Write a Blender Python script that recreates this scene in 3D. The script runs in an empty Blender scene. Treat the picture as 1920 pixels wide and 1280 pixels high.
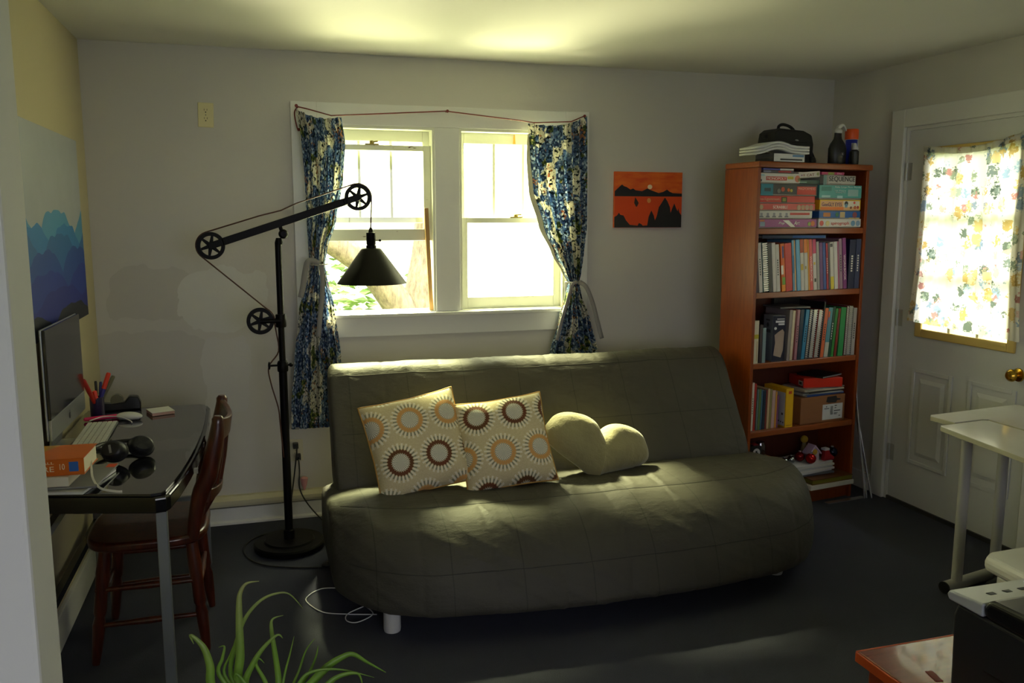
import bpy, bmesh, math, random
from mathutils import Vector, Matrix, noise
PI=math.pi; sc=bpy.context.scene; COL=sc.collection
R=math.radians
random.seed(7)
# ------------------------------------------------------------ camera, sky, sun, exposure
cd=bpy.data.cameras.new('camera'); cam=bpy.data.objects.new('camera',cd); COL.objects.link(cam)
cam.location=(0,0,1.5551); cam.rotation_euler=(PI/2-.1427,0,-.2887)
cd.sensor_width=36; cd.lens=29.96; cd.clip_start=.05; sc.camera=cam
sc.view_settings.view_transform='Standard'; sc.view_settings.look='None'
sc.view_settings.gamma=1; sc.view_settings.use_curve_mapping=False
sc.view_settings.exposure=-0.1
sc.cycles.use_denoising=True; sc.cycles.max_bounces=10; sc.cycles.diffuse_bounces=5
sc.cycles.transparent_max_bounces=12; sc.cycles.caustics_reflective=False; sc.cycles.caustics_refractive=False
sc.cycles.sample_clamp_indirect=6
SKY_Z=4.0; SKY_N=5.0; SKY_S=2.75; SUN=7.0
w=bpy.data.worlds.new('sky'); sc.world=w; w.use_nodes=True; nt=w.node_tree; nt.nodes.clear()
def wn(t,**k):
    n=nt.nodes.new(t)
    for a,b in k.items(): setattr(n,a,b)
    return n
tc=wn('ShaderNodeTexCoord'); sx=wn('ShaderNodeSeparateXYZ'); nt.links.new(tc.outputs['Generated'],sx.inputs[0])
mx=wn('ShaderNodeMath',operation='MAXIMUM'); nt.links.new(sx.outputs['X'],mx.inputs[0]); nt.links.new(sx.outputs['Y'],mx.inputs[1])
mr=wn('ShaderNodeMapRange'); mr.inputs[1].default_value=-.15; mr.inputs[2].default_value=.35; nt.links.new(mx.outputs[0],mr.inputs[0])
mc=wn('ShaderNodeMix',data_type='RGBA'); nt.links.new(mr.outputs[0],mc.inputs[0])
my=wn('ShaderNodeMapRange'); my.inputs[1].default_value=-.1; my.inputs[2].default_value=.4; nt.links.new(sx.outputs['Y'],my.inputs[0])
side=wn('ShaderNodeMix',data_type='RGBA'); nt.links.new(my.outputs[0],side.inputs[0]); side.inputs[6].default_value=(SKY_N*.95,SKY_N*.95,SKY_N*1.0,1); side.inputs[7].default_value=(SKY_N,SKY_N,SKY_N*.74,1); nt.links.new(side.outputs[2],mc.inputs[7])
mc.inputs[6].default_value=(SKY_S*.97,SKY_S*.97,SKY_S*1.16,1)
# the sky brightens with height above the horizon
mz=wn('ShaderNodeMapRange'); mz.inputs[1].default_value=.2; mz.inputs[2].default_value=.8; mz.inputs[3].default_value=1; mz.inputs[4].default_value=SKY_Z; nt.links.new(sx.outputs['Z'],mz.inputs[0])
bg=wn('ShaderNodeBackground'); nt.links.new(mz.outputs[0],bg.inputs[1]); ow=wn('ShaderNodeOutputWorld')
nt.links.new(mc.outputs[2],bg.inputs[0]); nt.links.new(bg.outputs[0],ow.inputs[0])
def light(name,typ,loc,rot,energy,color=(1,1,1),**k):
    l=bpy.data.lights.new(name,typ); l.energy=energy; l.color=color
    for a,b in k.items(): setattr(l,a,b)
    o=bpy.data.objects.new(name,l); o.location=loc; o.rotation_euler=rot; COL.objects.link(o); return o
light('sun','SUN',(0,0,8),(R(36),0,R(-22)),SUN,(1,.95,.84),angle=R(.6))
def portal(name,loc,rot,sx_,sy_):
    o=light(name,'AREA',loc,rot,1,shape='RECTANGLE',size=sx_,size_y=sy_); o.data.cycles.is_portal=True
portal('portal_window_back',(.97,4.62,1.55),(R(-90),0,0),1.36,1.0)
portal('portal_door',(3.45,3.39,1.43),(R(90),0,R(90)),.62,1.0)
portal('portal_window_rear',(.6,-2.28,1.5),(R(90),0,0),3.0,1.5)
# added spot low outside, standing in for sunlight reflected up onto the ceiling
light('sun_reflection_spot','SPOT',(1.15,6.05,.42),(R(138),0,R(176)),1300,(1,.95,.55),spot_size=R(60),spot_blend=.6,shadow_soft_size=.5)

# added spot high outside to brighten the sofa seat, standing in for sunlight
light('sofa_fill_spot','SPOT',(.62,7.2,4.9),Vector((.42,-3.8,-4.3)).to_track_quat('-Z','Y').to_euler(),30000,(1,.96,.55),spot_size=R(46),spot_blend=.3,shadow_soft_size=.42)

# ------------------------------------------------------------ materials
def lin(h):
    if not isinstance(h,str): return tuple(h)+((1,) if len(h)==3 else ())
    v=[int(h[i:i+2],16)/255 for i in (0,2,4)]
    return tuple((c/12.92 if c<=.04045 else ((c+.055)/1.055)**2.4) for c in v)+(1,)
MC={}
class NT:
    def __init__(s,name):
        s.m=bpy.data.materials.new(name); s.m.use_nodes=True; s.t=s.m.node_tree; s.t.nodes.clear()
        s.out=s.t.nodes.new('ShaderNodeOutputMaterial')
    def n(s,t,ins=None,**k):
        n=s.t.nodes.new(t)
        for a,b in k.items(): setattr(n,a,b)
        for a,b in (ins or {}).items():
            if isinstance(b,bpy.types.NodeSocket): s.t.links.new(b,n.inputs[a])
            else: n.inputs[a].default_value=b
        return n
    def math(s,op,a,b=0,c=0): return s.n('ShaderNodeMath',{0:a,1:b,2:c},operation=op).outputs[0]
    def mix(s,f,a,b): return s.n('ShaderNodeMix',{0:f,6:a,7:b},data_type='RGBA').outputs[2]
    def ramp(s,f,pts,interp='LINEAR'):
        r=s.n('ShaderNodeValToRGB',{0:f}); e=r.color_ramp.elements; r.color_ramp.interpolation=interp
        while len(e)<len(pts): e.new(.5)
        for i,(p,c) in enumerate(pts): e[i].position=p; e[i].color=lin(c)
        return r.outputs[0]
    def noise(s,v,scale,detail=3,rough=.5): return s.n('ShaderNodeTexNoise',{'Vector':v,'Scale':scale,'Detail':detail,'Roughness':rough}).outputs[0]
    def bump(s,h,strength=.3,dist=.01): return s.n('ShaderNodeBump',{'Height':h,'Strength':strength,'Distance':dist}).outputs[0]
    def pr(s,**k):
        p=s.n('ShaderNodeBsdfPrincipled'); 
        for a,b in k.items():
            a=a.replace('_',' ')
            if isinstance(b,bpy.types.NodeSocket): s.t.links.new(b,p.inputs[a])
            else: p.inputs[a].default_value=b
        return p.outputs[0]
    def done(s,sh): s.t.links.new(sh,s.out.inputs[0]); return s.m
    def obj(s): return s.n('ShaderNodeTexCoord').outputs['Object']
    def uv(s): return s.n('ShaderNodeTexCoord').outputs['UV']
def mat(h,rough=.5,metal=0,spec=.5,bump=0,bscale=200,coat=0,name=None):
    key=(h,rough,metal,spec,bump,bscale,coat)
    if key in MC: return MC[key]
    t=NT(name or 'plain_%s'%h); kw={}
    ob=t.obj()
    c=t.mix(t.noise(ob,9,3),tuple(x*.93 for x in lin(h)[:3])+(1,),tuple(min(1,x*1.07) for x in lin(h)[:3])+(1,))
    if bump: kw['Normal']=t.bump(t.noise(ob,bscale,4),bump,.004)
    m=t.done(t.pr(Base_Color=c,Roughness=rough,Metallic=metal,Specular_IOR_Level=spec,Coat_Weight=coat,**kw)); MC[key]=m; return m
def wood(name,a,b,rough=.4,axis=(1,12,12),scale=6,coat=.2):
    t=NT(name); mp=t.n('ShaderNodeMapping',{0:t.obj(),'Scale':axis}).outputs[0]
    f=t.noise(mp,scale,5,.6)
    return t.done(t.pr(Base_Color=t.ramp(f,[(.3,a),(.7,b)]),Roughness=rough,Coat_Weight=coat,Normal=t.bump(f,.08,.002)))

# ------------------------------------------------------------ mesh helpers
class MB:
    def __init__(s): s.v=[]; s.f=[]; s.mi=[]; s.uv=None
    def add(s,vs,fs,mi=0,M=None):
        o=len(s.v); s.v+= [tuple(M@Vector(p)) if M else tuple(p) for p in vs]
        s.f+=[tuple(i+o for i in f) for f in fs]; s.mi+=[mi]*len(fs); return s
    def box(s,x0,x1,y0,y1,z0,z1,mi=0,M=None):
        vs=[(x,y,z) for z in (z0,z1) for x,y in ((x0,y0),(x1,y0),(x1,y1),(x0,y1))]
        return s.add(vs,[(3,2,1,0),(4,5,6,7),(0,1,5,4),(1,2,6,5),(2,3,7,6),(3,0,4,7)],mi,M)
    def prism(s,poly,a0,a1,axis='y',mi=0,M=None):
        # poly: outline in the plane; axis: extrusion axis. y: (x,z)  x: (y,z)  z: (x,y)
        f={'y':lambda p,a:(p[0],a,p[1]),'x':lambda p,a:(a,p[0],p[1]),'z':lambda p,a:(p[0],p[1],a)}[axis]
        n=len(poly); vs=[f(p,a0) for p in poly]+[f(p,a1) for p in poly]
        fs=[tuple(range(n)),tuple(range(2*n-1,n-1,-1))]+[(i,i+n,(i+1)%n+n,(i+1)%n) for i in range(n)]
        return s.add(vs,fs,mi,M)
    def lathe(s,prof,seg=32,c=(0,0,0),axis='z',mi=0,M=None,close=True):
        vs=[];n=len(prof)
        for r,h in prof:
            for i in range(seg):
                a=2*PI*i/seg; p=(r*math.cos(a),r*math.sin(a),h)
                if axis=='y': p=(p[0],p[2],p[1])
                if axis=='x': p=(p[2],p[0],p[1])
                vs.append((p[0]+c[0],p[1]+c[1],p[2]+c[2]))
        fs=[(j*seg+i,j*seg+(i+1)%seg,(j+1)*seg+(i+1)%seg,(j+1)*seg+i) for j in range(n-1) for i in range(seg)]
        if close:
            fs.append(tuple(range(seg-1,-1,-1))); fs.append(tuple((n-1)*seg+i for i in range(seg)))
        return s.add(vs,fs,mi,M)
    def tube(s,pts,r,seg=10,mi=0,M=None,flat=1,cap=True):
        pts=[Vector(p) for p in pts]; n=len(pts); rr=r if isinstance(r,(list,tuple)) else [r]*n
        T=[(pts[min(i+1,n-1)]-pts[max(i-1,0)]).normalized() for i in range(n)]
        up=Vector((0,0,1)) if abs(T[0].z)<.9 else Vector((1,0,0))
        N=(up-T[0]*up.dot(T[0])).normalized(); vs=[]
        for i in range(n):
            N=(N-T[i]*N.dot(T[i])).normalized(); B=T[i].cross(N)
            for k in range(seg):
                a=2*PI*k/seg; vs.append(pts[i]+N*(math.cos(a)*rr[i]*flat)+B*(math.sin(a)*rr[i]))
        fs=[(j*seg+k,j*seg+(k+1)%seg,(j+1)*seg+(k+1)%seg,(j+1)*seg+k) for j in range(n-1) for k in range(seg)]
        if cap: fs+= [tuple(range(seg-1,-1,-1)),tuple((n-1)*seg+k for k in range(seg))]
        return s.add(vs,fs,mi,M)
    def ball(s,c,r,seg=24,mi=0,sx=1,sy=1,sz=1,M=None):
        n=seg//2; prof=[(max(1e-4,math.sin(PI*j/n)),-math.cos(PI*j/n)) for j in range(n+1)]
        T=Matrix.Translation(c)@Matrix.Diagonal((r*sx,r*sy,r*sz,1)); T=(M@T) if M else T
        return s.lathe(prof,seg,mi=mi,M=T)
    def grid(s,fn,nu,nv,mi=0,uvs=False):
        o=len(s.v); s.v+=[tuple(fn(i/nu,j/nv)) for j in range(nv+1) for i in range(nu+1)]
        fs=[(o+j*(nu+1)+i,o+j*(nu+1)+i+1,o+(j+1)*(nu+1)+i+1,o+(j+1)*(nu+1)+i) for j in range(nv) for i in range(nu)]
        s.f+=fs; s.mi+=[mi]*len(fs)
        if uvs: s.uv=[(i/nu*(uvs[0] if isinstance(uvs,tuple) else 1),j/nv*(uvs[1] if isinstance(uvs,tuple) else 1)) for j in range(nv+1) for i in range(nu+1)]
        return s
def smoothpts(pts,k=6):
    P=[Vector(p) for p in pts]; out=[]
    for i in range(len(P)-1):
        a=P[max(i-1,0)];b=P[i];c=P[i+1];d=P[min(i+2,len(P)-1)]
        for j in range(k):
            t=j/k; out.append(.5*((2*b)+(c-a)*t+(2*a-5*b+4*c-d)*t*t+(3*b-a-3*c+d)*t**3))
    out.append(P[-1]); return out
def obj(name,mb,mats,parent=None,bevel=0,smooth=False,sub=0,solid=0,label=None,loc=None,seg=2):
    me=bpy.data.meshes.new(name); me.from_pydata(mb.v,[],mb.f); 
    if not isinstance(mats,(list,tuple)): mats=[mats]
    for m in mats: me.materials.append(m)
    me.polygons.foreach_set('material_index',mb.mi)
    if mb.uv:
        ul=me.uv_layers.new(name='map')
        for l in me.loops: ul.data[l.index].uv=mb.uv[l.vertex_index]
    else:
        bm=bmesh.new(); bm.from_mesh(me); bmesh.ops.recalc_face_normals(bm,faces=bm.faces); bm.to_mesh(me); bm.free()
    me.update()
    o=bpy.data.objects.new(name,me); COL.objects.link(o)
    if smooth:
        me.shade_smooth() if hasattr(me,'shade_smooth') else None
        if smooth!=2:
            try: me.set_sharp_from_angle(angle=R(40))
            except Exception: pass
    if solid:
        m=o.modifiers.new('solid','SOLIDIFY'); m.thickness=solid; m.offset=0
    if bevel:
        m=o.modifiers.new('bevel','BEVEL'); m.width=bevel; m.segments=seg; m.limit_method='ANGLE'; m.angle_limit=R(50); m.harden_normals=False
    if sub:
        m=o.modifiers.new('sub','SUBSURF'); m.levels=m.render_levels=sub
    if parent: o.parent=parent
    if loc: o.location=loc
    if label: o['label']=label
    return o
def tag(o,label,cat,group=None):
    o['label']=label; o['category']=cat
    if group: o['group']=group
    return o
def thing(name,label,cat,loc=(0,0,0),rz=0,group=None,rot=None):
    o=bpy.data.objects.new(name,None); COL.objects.link(o); o.location=loc; o.rotation_euler=rot or (0,0,rz)
    o.empty_display_size=.05
    return tag(o,label,cat,group)
def struct(name,mb,mats,parent=None,**k):
    o=obj(name,mb,mats,parent,**k)
    if not parent: o['kind']='structure'
    return o
def sroot(name,loc=(0,0,0)):
    o=bpy.data.objects.new(name,None); COL.objects.link(o); o.location=loc; o['kind']='structure'; return o
def text(s,parent,x,y,z,wid,hgt,m,skew=0,rot=None,name='lettering',bold=.0):
    """lettering standing in the XZ plane, facing -Y, centred at x,z, fitted into wid x hgt"""
    cu=bpy.data.curves.new('t','FONT'); cu.body=s; cu.size=1; cu.extrude=.004; cu.offset=bold; cu.resolution_u=3; cu.shear=skew
    to=bpy.data.objects.new('t',cu); COL.objects.link(to)
    dg=bpy.context.evaluated_depsgraph_get(); me=bpy.data.meshes.new_from_object(to.evaluated_get(dg))
    bpy.data.objects.remove(to); bpy.data.curves.remove(cu)
    xs=[v.co.x for v in me.vertices]; ys=[v.co.y for v in me.vertices]
    cx,cy=(min(xs)+max(xs))/2,(min(ys)+max(ys))/2; ax=wid/(max(xs)-min(xs)); ay=hgt/(max(ys)-min(ys))
    for v in me.vertices:
        p=Vector(((v.co.x-cx)*ax,-v.co.z*.1,(v.co.y-cy)*ay))
        if rot: p=Matrix.Rotation(rot,3,'Y')@p
        v.co=p+Vector((x,y,z))
    me.materials.clear(); me.materials.append(m)
    o=bpy.data.objects.new(name,me); COL.objects.link(o); o.parent=parent; return o

# ------------------------------------------------------------ the room
XL,XR,YB,ZC=-.758,3.336,4.48,2.374
X2,YR,YP=-2.6,-2.3,1.3        # adjoining room behind the camera: left side, rear, partition
def paint(name,base,patches=(),amp=.04,rough=.7):
    t=NT(name); ob=t.obj(); 
    b=lin(base)[:3]
    c=t.mix(t.noise(ob,1.3,4),tuple(x*(1-amp) for x in b)+(1,),tuple(min(1,x*(1+amp)) for x in b)+(1,))
    sp=t.n('ShaderNodeSeparateXYZ',{0:ob}); wob=t.math('MULTIPLY',t.math('SUBTRACT',t.noise(ob,7,3),.5),.12)
    for (cx,cz,rx,rz,p,col) in patches:      # touched-up paint, superellipse outlines
        dx=t.math('POWER',t.math('ABSOLUTE',t.math('DIVIDE',t.math('ADD',t.math('SUBTRACT',sp.outputs[0],cx),wob),rx)),p)
        dz=t.math('POWER',t.math('ABSOLUTE',t.math('DIVIDE',t.math('ADD',t.math('SUBTRACT',sp.outputs[2],cz),wob),rz)),p)
        f=t.math('LESS_THAN',t.math('ADD',dx,dz),1)
        c=t.mix(f,c,lin(col))
    n=t.bump(t.math('ADD',t.noise(ob,60,4),t.math('MULTIPLY',t.noise(ob,3,2),3)),.12,.004)
    return t.done(t.pr(Base_Color=c,Roughness=rough,Specular_IOR_Level=.35,Normal=n))
P_back=paint('paint_back_wall','c9c6c1',[(-.50,1.19,.19,.13,4,'c0bdb8'),(-.18,1.16,.22,.16,2.2,'d0cfcb'),(-.55,.80,.3,.20,5,'c1beba'),(-.17,.78,.12,.2,4,'cac8c6')])
P_right=paint('paint_right_wall','c9c6c1'); P_left=paint('paint_left_wall','c6bc9c'); P_ceil=paint('paint_ceiling','d9d8d4')
P_part=paint('paint_partition','cfcfcd'); P_gloss=paint('paint_trim','dcdcda',rough=.4,amp=.03)
P_floor=NT('carpet'); _o=P_floor.obj()
_c=P_floor.mix(P_floor.noise(_o,3,4),lin('464853'),lin('535563')); _c=P_floor.mix(P_floor.math('MULTIPLY',P_floor.noise(_o,350,2),.75),_c,lin('30323c'))
P_floor=P_floor.done(P_floor.pr(Base_Color=_c,Roughness=.95,Specular_IOR_Level=.1,Normal=P_floor.bump(P_floor.noise(_o,420,3),.8,.006)))
struct('floor',MB().box(X2-.15,XR+.15,YR-.15,YB+.15,-.1,0),P_floor)
struct('ceiling',MB().box(X2-.6,XR+.6,YR-.6,YB+.16,ZC,ZC+.15),P_ceil)
# back wall pierced by the two sashes
WA=(.31,.905); WB=(1.037,1.632); WZ=(1.066,2.025)
mb=MB(); 
for x0,x1,z0,z1 in ((XL,WA[0],0,ZC),(WB[1],XR,0,ZC),(WA[1],WB[0],WZ[0],WZ[1]),(WA[0],WB[1],0,WZ[0]),(WA[0],WB[1],WZ[1],ZC)): mb.box(x0,x1,YB,YB+.14,z0,z1)
struct('wall_back',mb,P_back)
DY=(2.955,3.852); DZ=2.035
mb=MB(); mb.box(XR,XR+.14,YR,DY[0],0,ZC).box(XR,XR+.14,DY[1],YB+.14,0,ZC).box(XR,XR+.14,DY[0],DY[1],DZ,ZC)
struct('wall_right',mb,P_right)
struct('wall_left',MB().box(XL-.12,XL,YP+.13,YB+.14,0,ZC),P_left)
struct('wall_partition',MB().box(X2,-.3265,YP,YP+.13,0,ZC),P_part,bevel=.006)
struct('wall_side',MB().box(X2-.12,X2,YR,YP+.13,0,ZC),P_part)
RX=(-.9,2.1); RZ=(.75,2.25)
mb=MB(); mb.box(X2-.12,RX[0],YR-.12,YR,0,ZC).box(RX[1],XR+.14,YR-.12,YR,0,ZC).box(RX[0],RX[1],YR-.12,YR,0,RZ[0]).box(RX[0],RX[1],YR-.12,YR,RZ[1],ZC)
struct('wall_rear',mb,P_part)
mb=MB().box(RX[0],RX[1],YR-.09,YR-.04,RZ[0],RZ[0]+.05).box(RX[0],RX[1],YR-.09,YR-.04,RZ[1]-.05,RZ[1])
for x in (RX[0],.575,RX[1]-.05): mb.box(x,x+.05,YR-.09,YR-.04,RZ[0]+.05,RZ[1]-.05)
struct('window_3',mb,P_gloss)
# flat board casing around both sashes, sill and apron
mb=MB(); f=YB-.018
for x0,x1,z0,z1 in ((.182,WA[0],.944,2.132),(WB[1],1.766,.944,2.132),(WA[0],WB[1],WZ[1],2.132),(WA[1],WB[0],WZ[0],WZ[1]),(WA[0],WB[1],.944,1.045)): mb.box(x0,x1,f,YB-.0005,z0,z1)
struct('trim_1',mb,P_gloss,bevel=.003)
struct('trim_2',MB().box(.30,1.645,YB-.05,YB+.10,1.045,WZ[0]),P_gloss,bevel=.006)   # sill
# ---- panes
t=NT('frosted_pane'); fr=t.n('ShaderNodeMixShader',{0:.82,1:t.n('ShaderNodeBsdfTranslucent',{0:(.95,.97,.90,1)}).outputs[0],2:t.n('ShaderNodeBsdfTransparent',{0:(.96,.97,.92,1)}).outputs[0]})
fr2=t.n('ShaderNodeMixShader',{0:.05,1:fr.outputs[0],2:t.n('ShaderNodeBsdfGlossy',{1:.1}).outputs[0]}); M_frost=t.done(fr2.outputs[0])
t=NT('clear_glass'); g2=t.n('ShaderNodeMixShader',{0:.06,1:t.n('ShaderNodeBsdfTransparent',{0:(.97,.98,.95,1)}).outputs[0],2:t.n('ShaderNodeBsdfGlossy',{1:.02}).outputs[0]}); M_glass=t.done(g2.outputs[0])
P_sash=paint('paint_sash','dedfd0',rough=.4,amp=.05)
t=NT('worn_sash'); ob=t.obj(); ch=t.math('GREATER_THAN',t.n('ShaderNodeTexNoise',{'Vector':t.n('ShaderNodeMapping',{0:ob,'Scale':(1,1,4)}).outputs[0],'Scale':9,'Detail':5}).outputs[0],.665)
M_worn=t.done(t.pr(Base_Color=t.mix(ch,lin('d8d8c8'),lin('5d4326')),Roughness=.5))
M_lock=mat('8a7a3a',.4,.6)
def frame(x0,x1,z0,z1,y0,y1,st,tp,bt):
    return MB().box(x0,x0+st,y0,y1,z0,z1).box(x1-st,x1,y0,y1,z0,z1).box(x0+st,x1-st,y0,y1,z1-tp,z1).box(x0+st,x1-st,y0,y1,z0,z0+bt)
def window(name,x0,x1,raise_,lowpane):
    r=sroot(name,((x0+x1)/2,YB,WZ[0])); ox,oy,oz=r.location
    def put(nm,mb,m,par=r,**k):
        mb.v=[(a-ox,b-oy,c-oz) for a,b,c in mb.v]; return obj(nm,mb,m,par,**k)
    j=.012
    put('jamb',frame(x0,x1,WZ[0],WZ[1],YB-.012,YB+.13,j,.014,.004),P_sash)
    a,b=x0+j,x1-j
    # upper sash, outer track: three tall lites
    uz0,uz1=1.535,WZ[1]-.014
    up=put('upper_sash',frame(a,b,uz0,uz1,YB+.075,YB+.105,.035,.055,.03),P_sash,bevel=.002)
    mb=MB(); ww=(b-a-.07)/3
    for k in (1,2): mb.box(a+.035+ww*k-.007,a+.035+ww*k+.007,YB+.08,YB+.10,uz0+.03,uz1-.055)
    put('muntin',mb,P_sash,up)
    put('pane',MB().box(a+.03,b-.03,YB+.088,YB+.091,uz0+.025,uz1-.05),M_frost,up)
    # lower sash, inner track
    lz0=WZ[0]+.004+raise_; lz1=lz0+.492
    lo=put('lower_sash',frame(a,b,lz0,lz1,YB+.03,YB+.06,.04,.028,.062 if not raise_ else .06),M_worn if raise_ else P_sash,bevel=.002)
    put('pane',MB().box(a+.035,b-.035,YB+.043,YB+.046,lz0+.055,lz1-.02),lowpane,lo)
    lx=(a+b)/2+(-.02 if raise_ else .03); lz=lz1
    k=MB().box(lx-.035,lx+.035,YB+.028,YB+.052,lz,lz+.006).lathe([(.012,0),(.012,.012),(.006,.016)],16,(lx,YB+.04,lz+.006)).tube([(lx,YB+.04,lz+.014),(lx+.03,YB+.03,lz+.018)],.004)
    put('sash_lock',k,M_lock,lo,smooth=True)
    return r
window('window_1',WA[0],WA[1],.372,M_glass)
window('window_2',WB[0],WB[1],0,M_frost)
# screen track and the prop stick
o=obj('prop_stick',MB().box(-.011,.011,-.008,.008,0,.545,M=Matrix.Rotation(R(-2.2),4,'Y')),mat('a07c4a',.6),loc=(.882,YB+.012,WZ[0]+.001),bevel=.002)
tag(o,'thin bare wooden stick standing upright at the right of the open left sash','stick')
o=obj('shim',MB().prism([(-.006,0),(.008,0),(.004,.05),(-.002,.05)],-.004,.004),mat('c99a3a',.6),loc=(1.36,YB+.10,1.945))
o.location=(1.36,YB+.060,1.957); tag(o,'tiny yellow wooden wedge at the top of the right window','wedge')
# baseboard along the back wall: pale heater cover with a beige cap
b0=sroot('baseboard_back',(0,YB,0))
mb=MB().prism([(-.0005,.001),(-.045,.001),(-.045,.012),(-.03,.02),(-.03,.085),(-.0005,.085)],XL+.001,2.33,'x')
obj('lower_board',mb,P_gloss,b0)
mb=MB().prism([(-.0005,.092),(-.034,.092),(-.034,.104),(-.05,.108),(-.05,.128),(-.03,.147),(-.0005,.147)],XL+.001,2.33,'x')
obj('cap_rail',mb,mat('c9c3a4',.5),b0,bevel=.001)
obj('back_strip',MB().box(XL+.001,2.33,-.02,-.0005,.0855,.0915),mat('2a2a28',.8),b0)
struct('baseboard_left',MB().box(XL+.0005,XL+.018,1.44,4.43,.001,.13),P_gloss,bevel=.004)
struct('baseboard_right',MB().box(XR-.018,XR-.0005,3.975,4.475,.001,.10),P_gloss,bevel=.004)
# ---- door in the right wall, X = XR
cy=.095
mb=MB(); xf=XR-.022
mb.box(xf,XR-.0005,DY[1],DY[1]+cy,.001,DZ+cy).box(xf,XR-.0005,DY[0]-cy,DY[0],.001,DZ+cy).box(xf,XR-.0005,DY[0],DY[1],DZ,DZ+cy)
struct('trim_3',mb,P_gloss,bevel=.004)
mb=MB().box(XR,XR+.14,DY[1]-.02,DY[1]-.0005,.001,DZ).box(XR,XR+.14,DY[0]+.0005,DY[0]+.02,.001,DZ).box(XR,XR+.14,DY[0]+.02,DY[1]-.02,DZ-.018,DZ-.0005)
struct('trim_4',mb,P_gloss)
struct('trim_5',MB().box(XR-.005,XR+.14,DY[0]+.02,DY[1]-.02,.001,.022),mat('4a4a48',.5,.6))   # threshold
dr=sroot('door_1',(XR+.002,DY[1]-.023,.024)); M_door=paint('paint_door','cfd0d0',rough=.45,amp=.03)
dw=DY[1]-DY[0]-.046; dh=DZ-.018-.026
# local: x into the wall, y negative from the hinge; window hole
gy=(-.745,-.155); gz=(.935,1.875)
mb=MB().box(0,.04,-dw,gy[0],0,dh).box(0,.04,gy[1],0,0,dh).box(0,.04,gy[0],gy[1],0,gz[0]).box(0,.04,gy[0],gy[1],gz[1],dh)
obj('door_leaf',mb,M_door,dr)
M_brass=mat('c9a03a',.22,1)
M_wfr=mat('c9ad62',.45)
mb=MB()
def fr_yz(mb,y0,y1,z0,z1,x0,x1,t):
    return mb.box(x0,x1,y0,y0+t,z0,z1).box(x0,x1,y1-t,y1,z0,z1).box(x0,x1,y0+t,y1-t,z0,z0+t).box(x0,x1,y0+t,y1-t,z1-t,z1)
obj('glazing_frame',fr_yz(mb,gy[0]-.02,gy[1]+.02,gz[0]-.02,gz[1]+.02,-.014,-.0003,.045),M_wfr,dr,bevel=.005)
mb=MB(); h=(gz[1]-gz[0]-.05)/3; 
for k in (1,2): mb.box(-.006,.024,gy[0]+.025,gy[1]-.025,gz[0]+.025+h*k-.008,gz[0]+.025+h*k+.008)
ww=(gy[1]-gy[0]-.05)/3
for k in (1,2): mb.box(-.005,.023,gy[0]+.025+ww*k-.008,gy[0]+.025+ww*k+.008,gz[0]+.025,gz[1]-.025)
obj('muntin',mb,mat('d8cfa8',.5),dr)
obj('pane',MB().box(.013,.017,gy[0]+.0005,gy[1]-.0005,gz[0]+.0005,gz[1]-.0005),M_glass,dr)
for (a,b) in ((-.41,-.13),(-.79,-.51)):
    mb=MB(); z0,z1=.225,.745; 
    # raised frame, sunken groove, raised field
    fr_yz(mb,a,b,z0,z1,-.008,-.0003,.022)
    mb.prism([(0,0),(1,0),(1,1),(0,1)],0,0) if False else None
    y0,y1,q0,q1=a+.05,b-.05,z0+.05,z1-.05; i=.022
    vs=[(-.0003,y0,q0),(-.0003,y1,q0),(-.0003,y1,q1),(-.0003,y0,q1),(-.008,y0+i,q0+i),(-.008,y1-i,q0+i),(-.008,y1-i,q1-i),(-.008,y0+i,q1-i)]
    mb.add(vs,[(0,1,2,3),(4,5,6,7),(0,1,5,4),(1,2,6,5),(2,3,7,6),(3,0,4,7)])
    obj('door_panel',mb,M_door,dr,bevel=.003)
kn=obj('door_knob',MB().lathe([(.001,-.062),(.018,-.061),(.027,-.052),(.029,-.042),(.022,-.032),(.012,-.026),(.012,-.01),(.030,-.007),(.032,-.0003)],28,(0,-.79,.82),'x',close=False),M_brass,dr,smooth=True)
obj('deadbolt',MB().lathe([(.001,-.02),(.02,-.02),(.026,-.012),(.028,-.0003)],28,(0,-.79,.96),'x',close=False),M_brass,dr,smooth=True) if False else None
for z in (.25,1.0,1.78):
    obj('hinge',MB().tube([(-.006,.006,z-.045),(-.006,.006,z+.045)],.006).box(-.002,-.0003,-.03,.0,z-.045,z+.045),mat('b9b9b4',.4,.5),dr,smooth=True)
# ------------------------------------------------------------ outside: lawn, tree, leaves
t=NT('lawn'); ob=t.obj(); M_lawn=t.done(t.pr(Base_Color=t.ramp(t.noise(ob,6,5),[(.3,'57653a'),(.7,'747c50')]),Roughness=.9))
struct('floor_outside_ground',MB().box(-14,18,-14,22,-.45,-.40),M_lawn)
t=NT('bark'); ob=t.obj(); mp=t.n('ShaderNodeMapping',{0:ob,'Scale':(6,6,1.6)}).outputs[0]; f=t.noise(mp,4,6,.65)
M_bark=t.done(t.pr(Base_Color=t.ramp(f,[(.3,'4b432f'),(.65,'857a5c')]),Roughness=.9,Normal=t.bump(f,.6,.03)))
M_leaf=mat('5f7a30',.6); 
tree=thing('tree','pale barked tree with forking trunk and light green leaves outside the open window','tree',(1.5,8.4,-.4))
def br(pts,r): return MB().tube(smoothpts(pts,5),[r[0]+(r[1]-r[0])*i/((len(pts)-1)*5) for i in range((len(pts)-1)*5+1)],14)
obj('trunk',br([(-.05,0,0),(0,0,.6),(.1,.05,1.2),(.2,.1,1.9),(.15,.2,3.2)],(.26,.17)),M_bark,tree,smooth=True)
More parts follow.
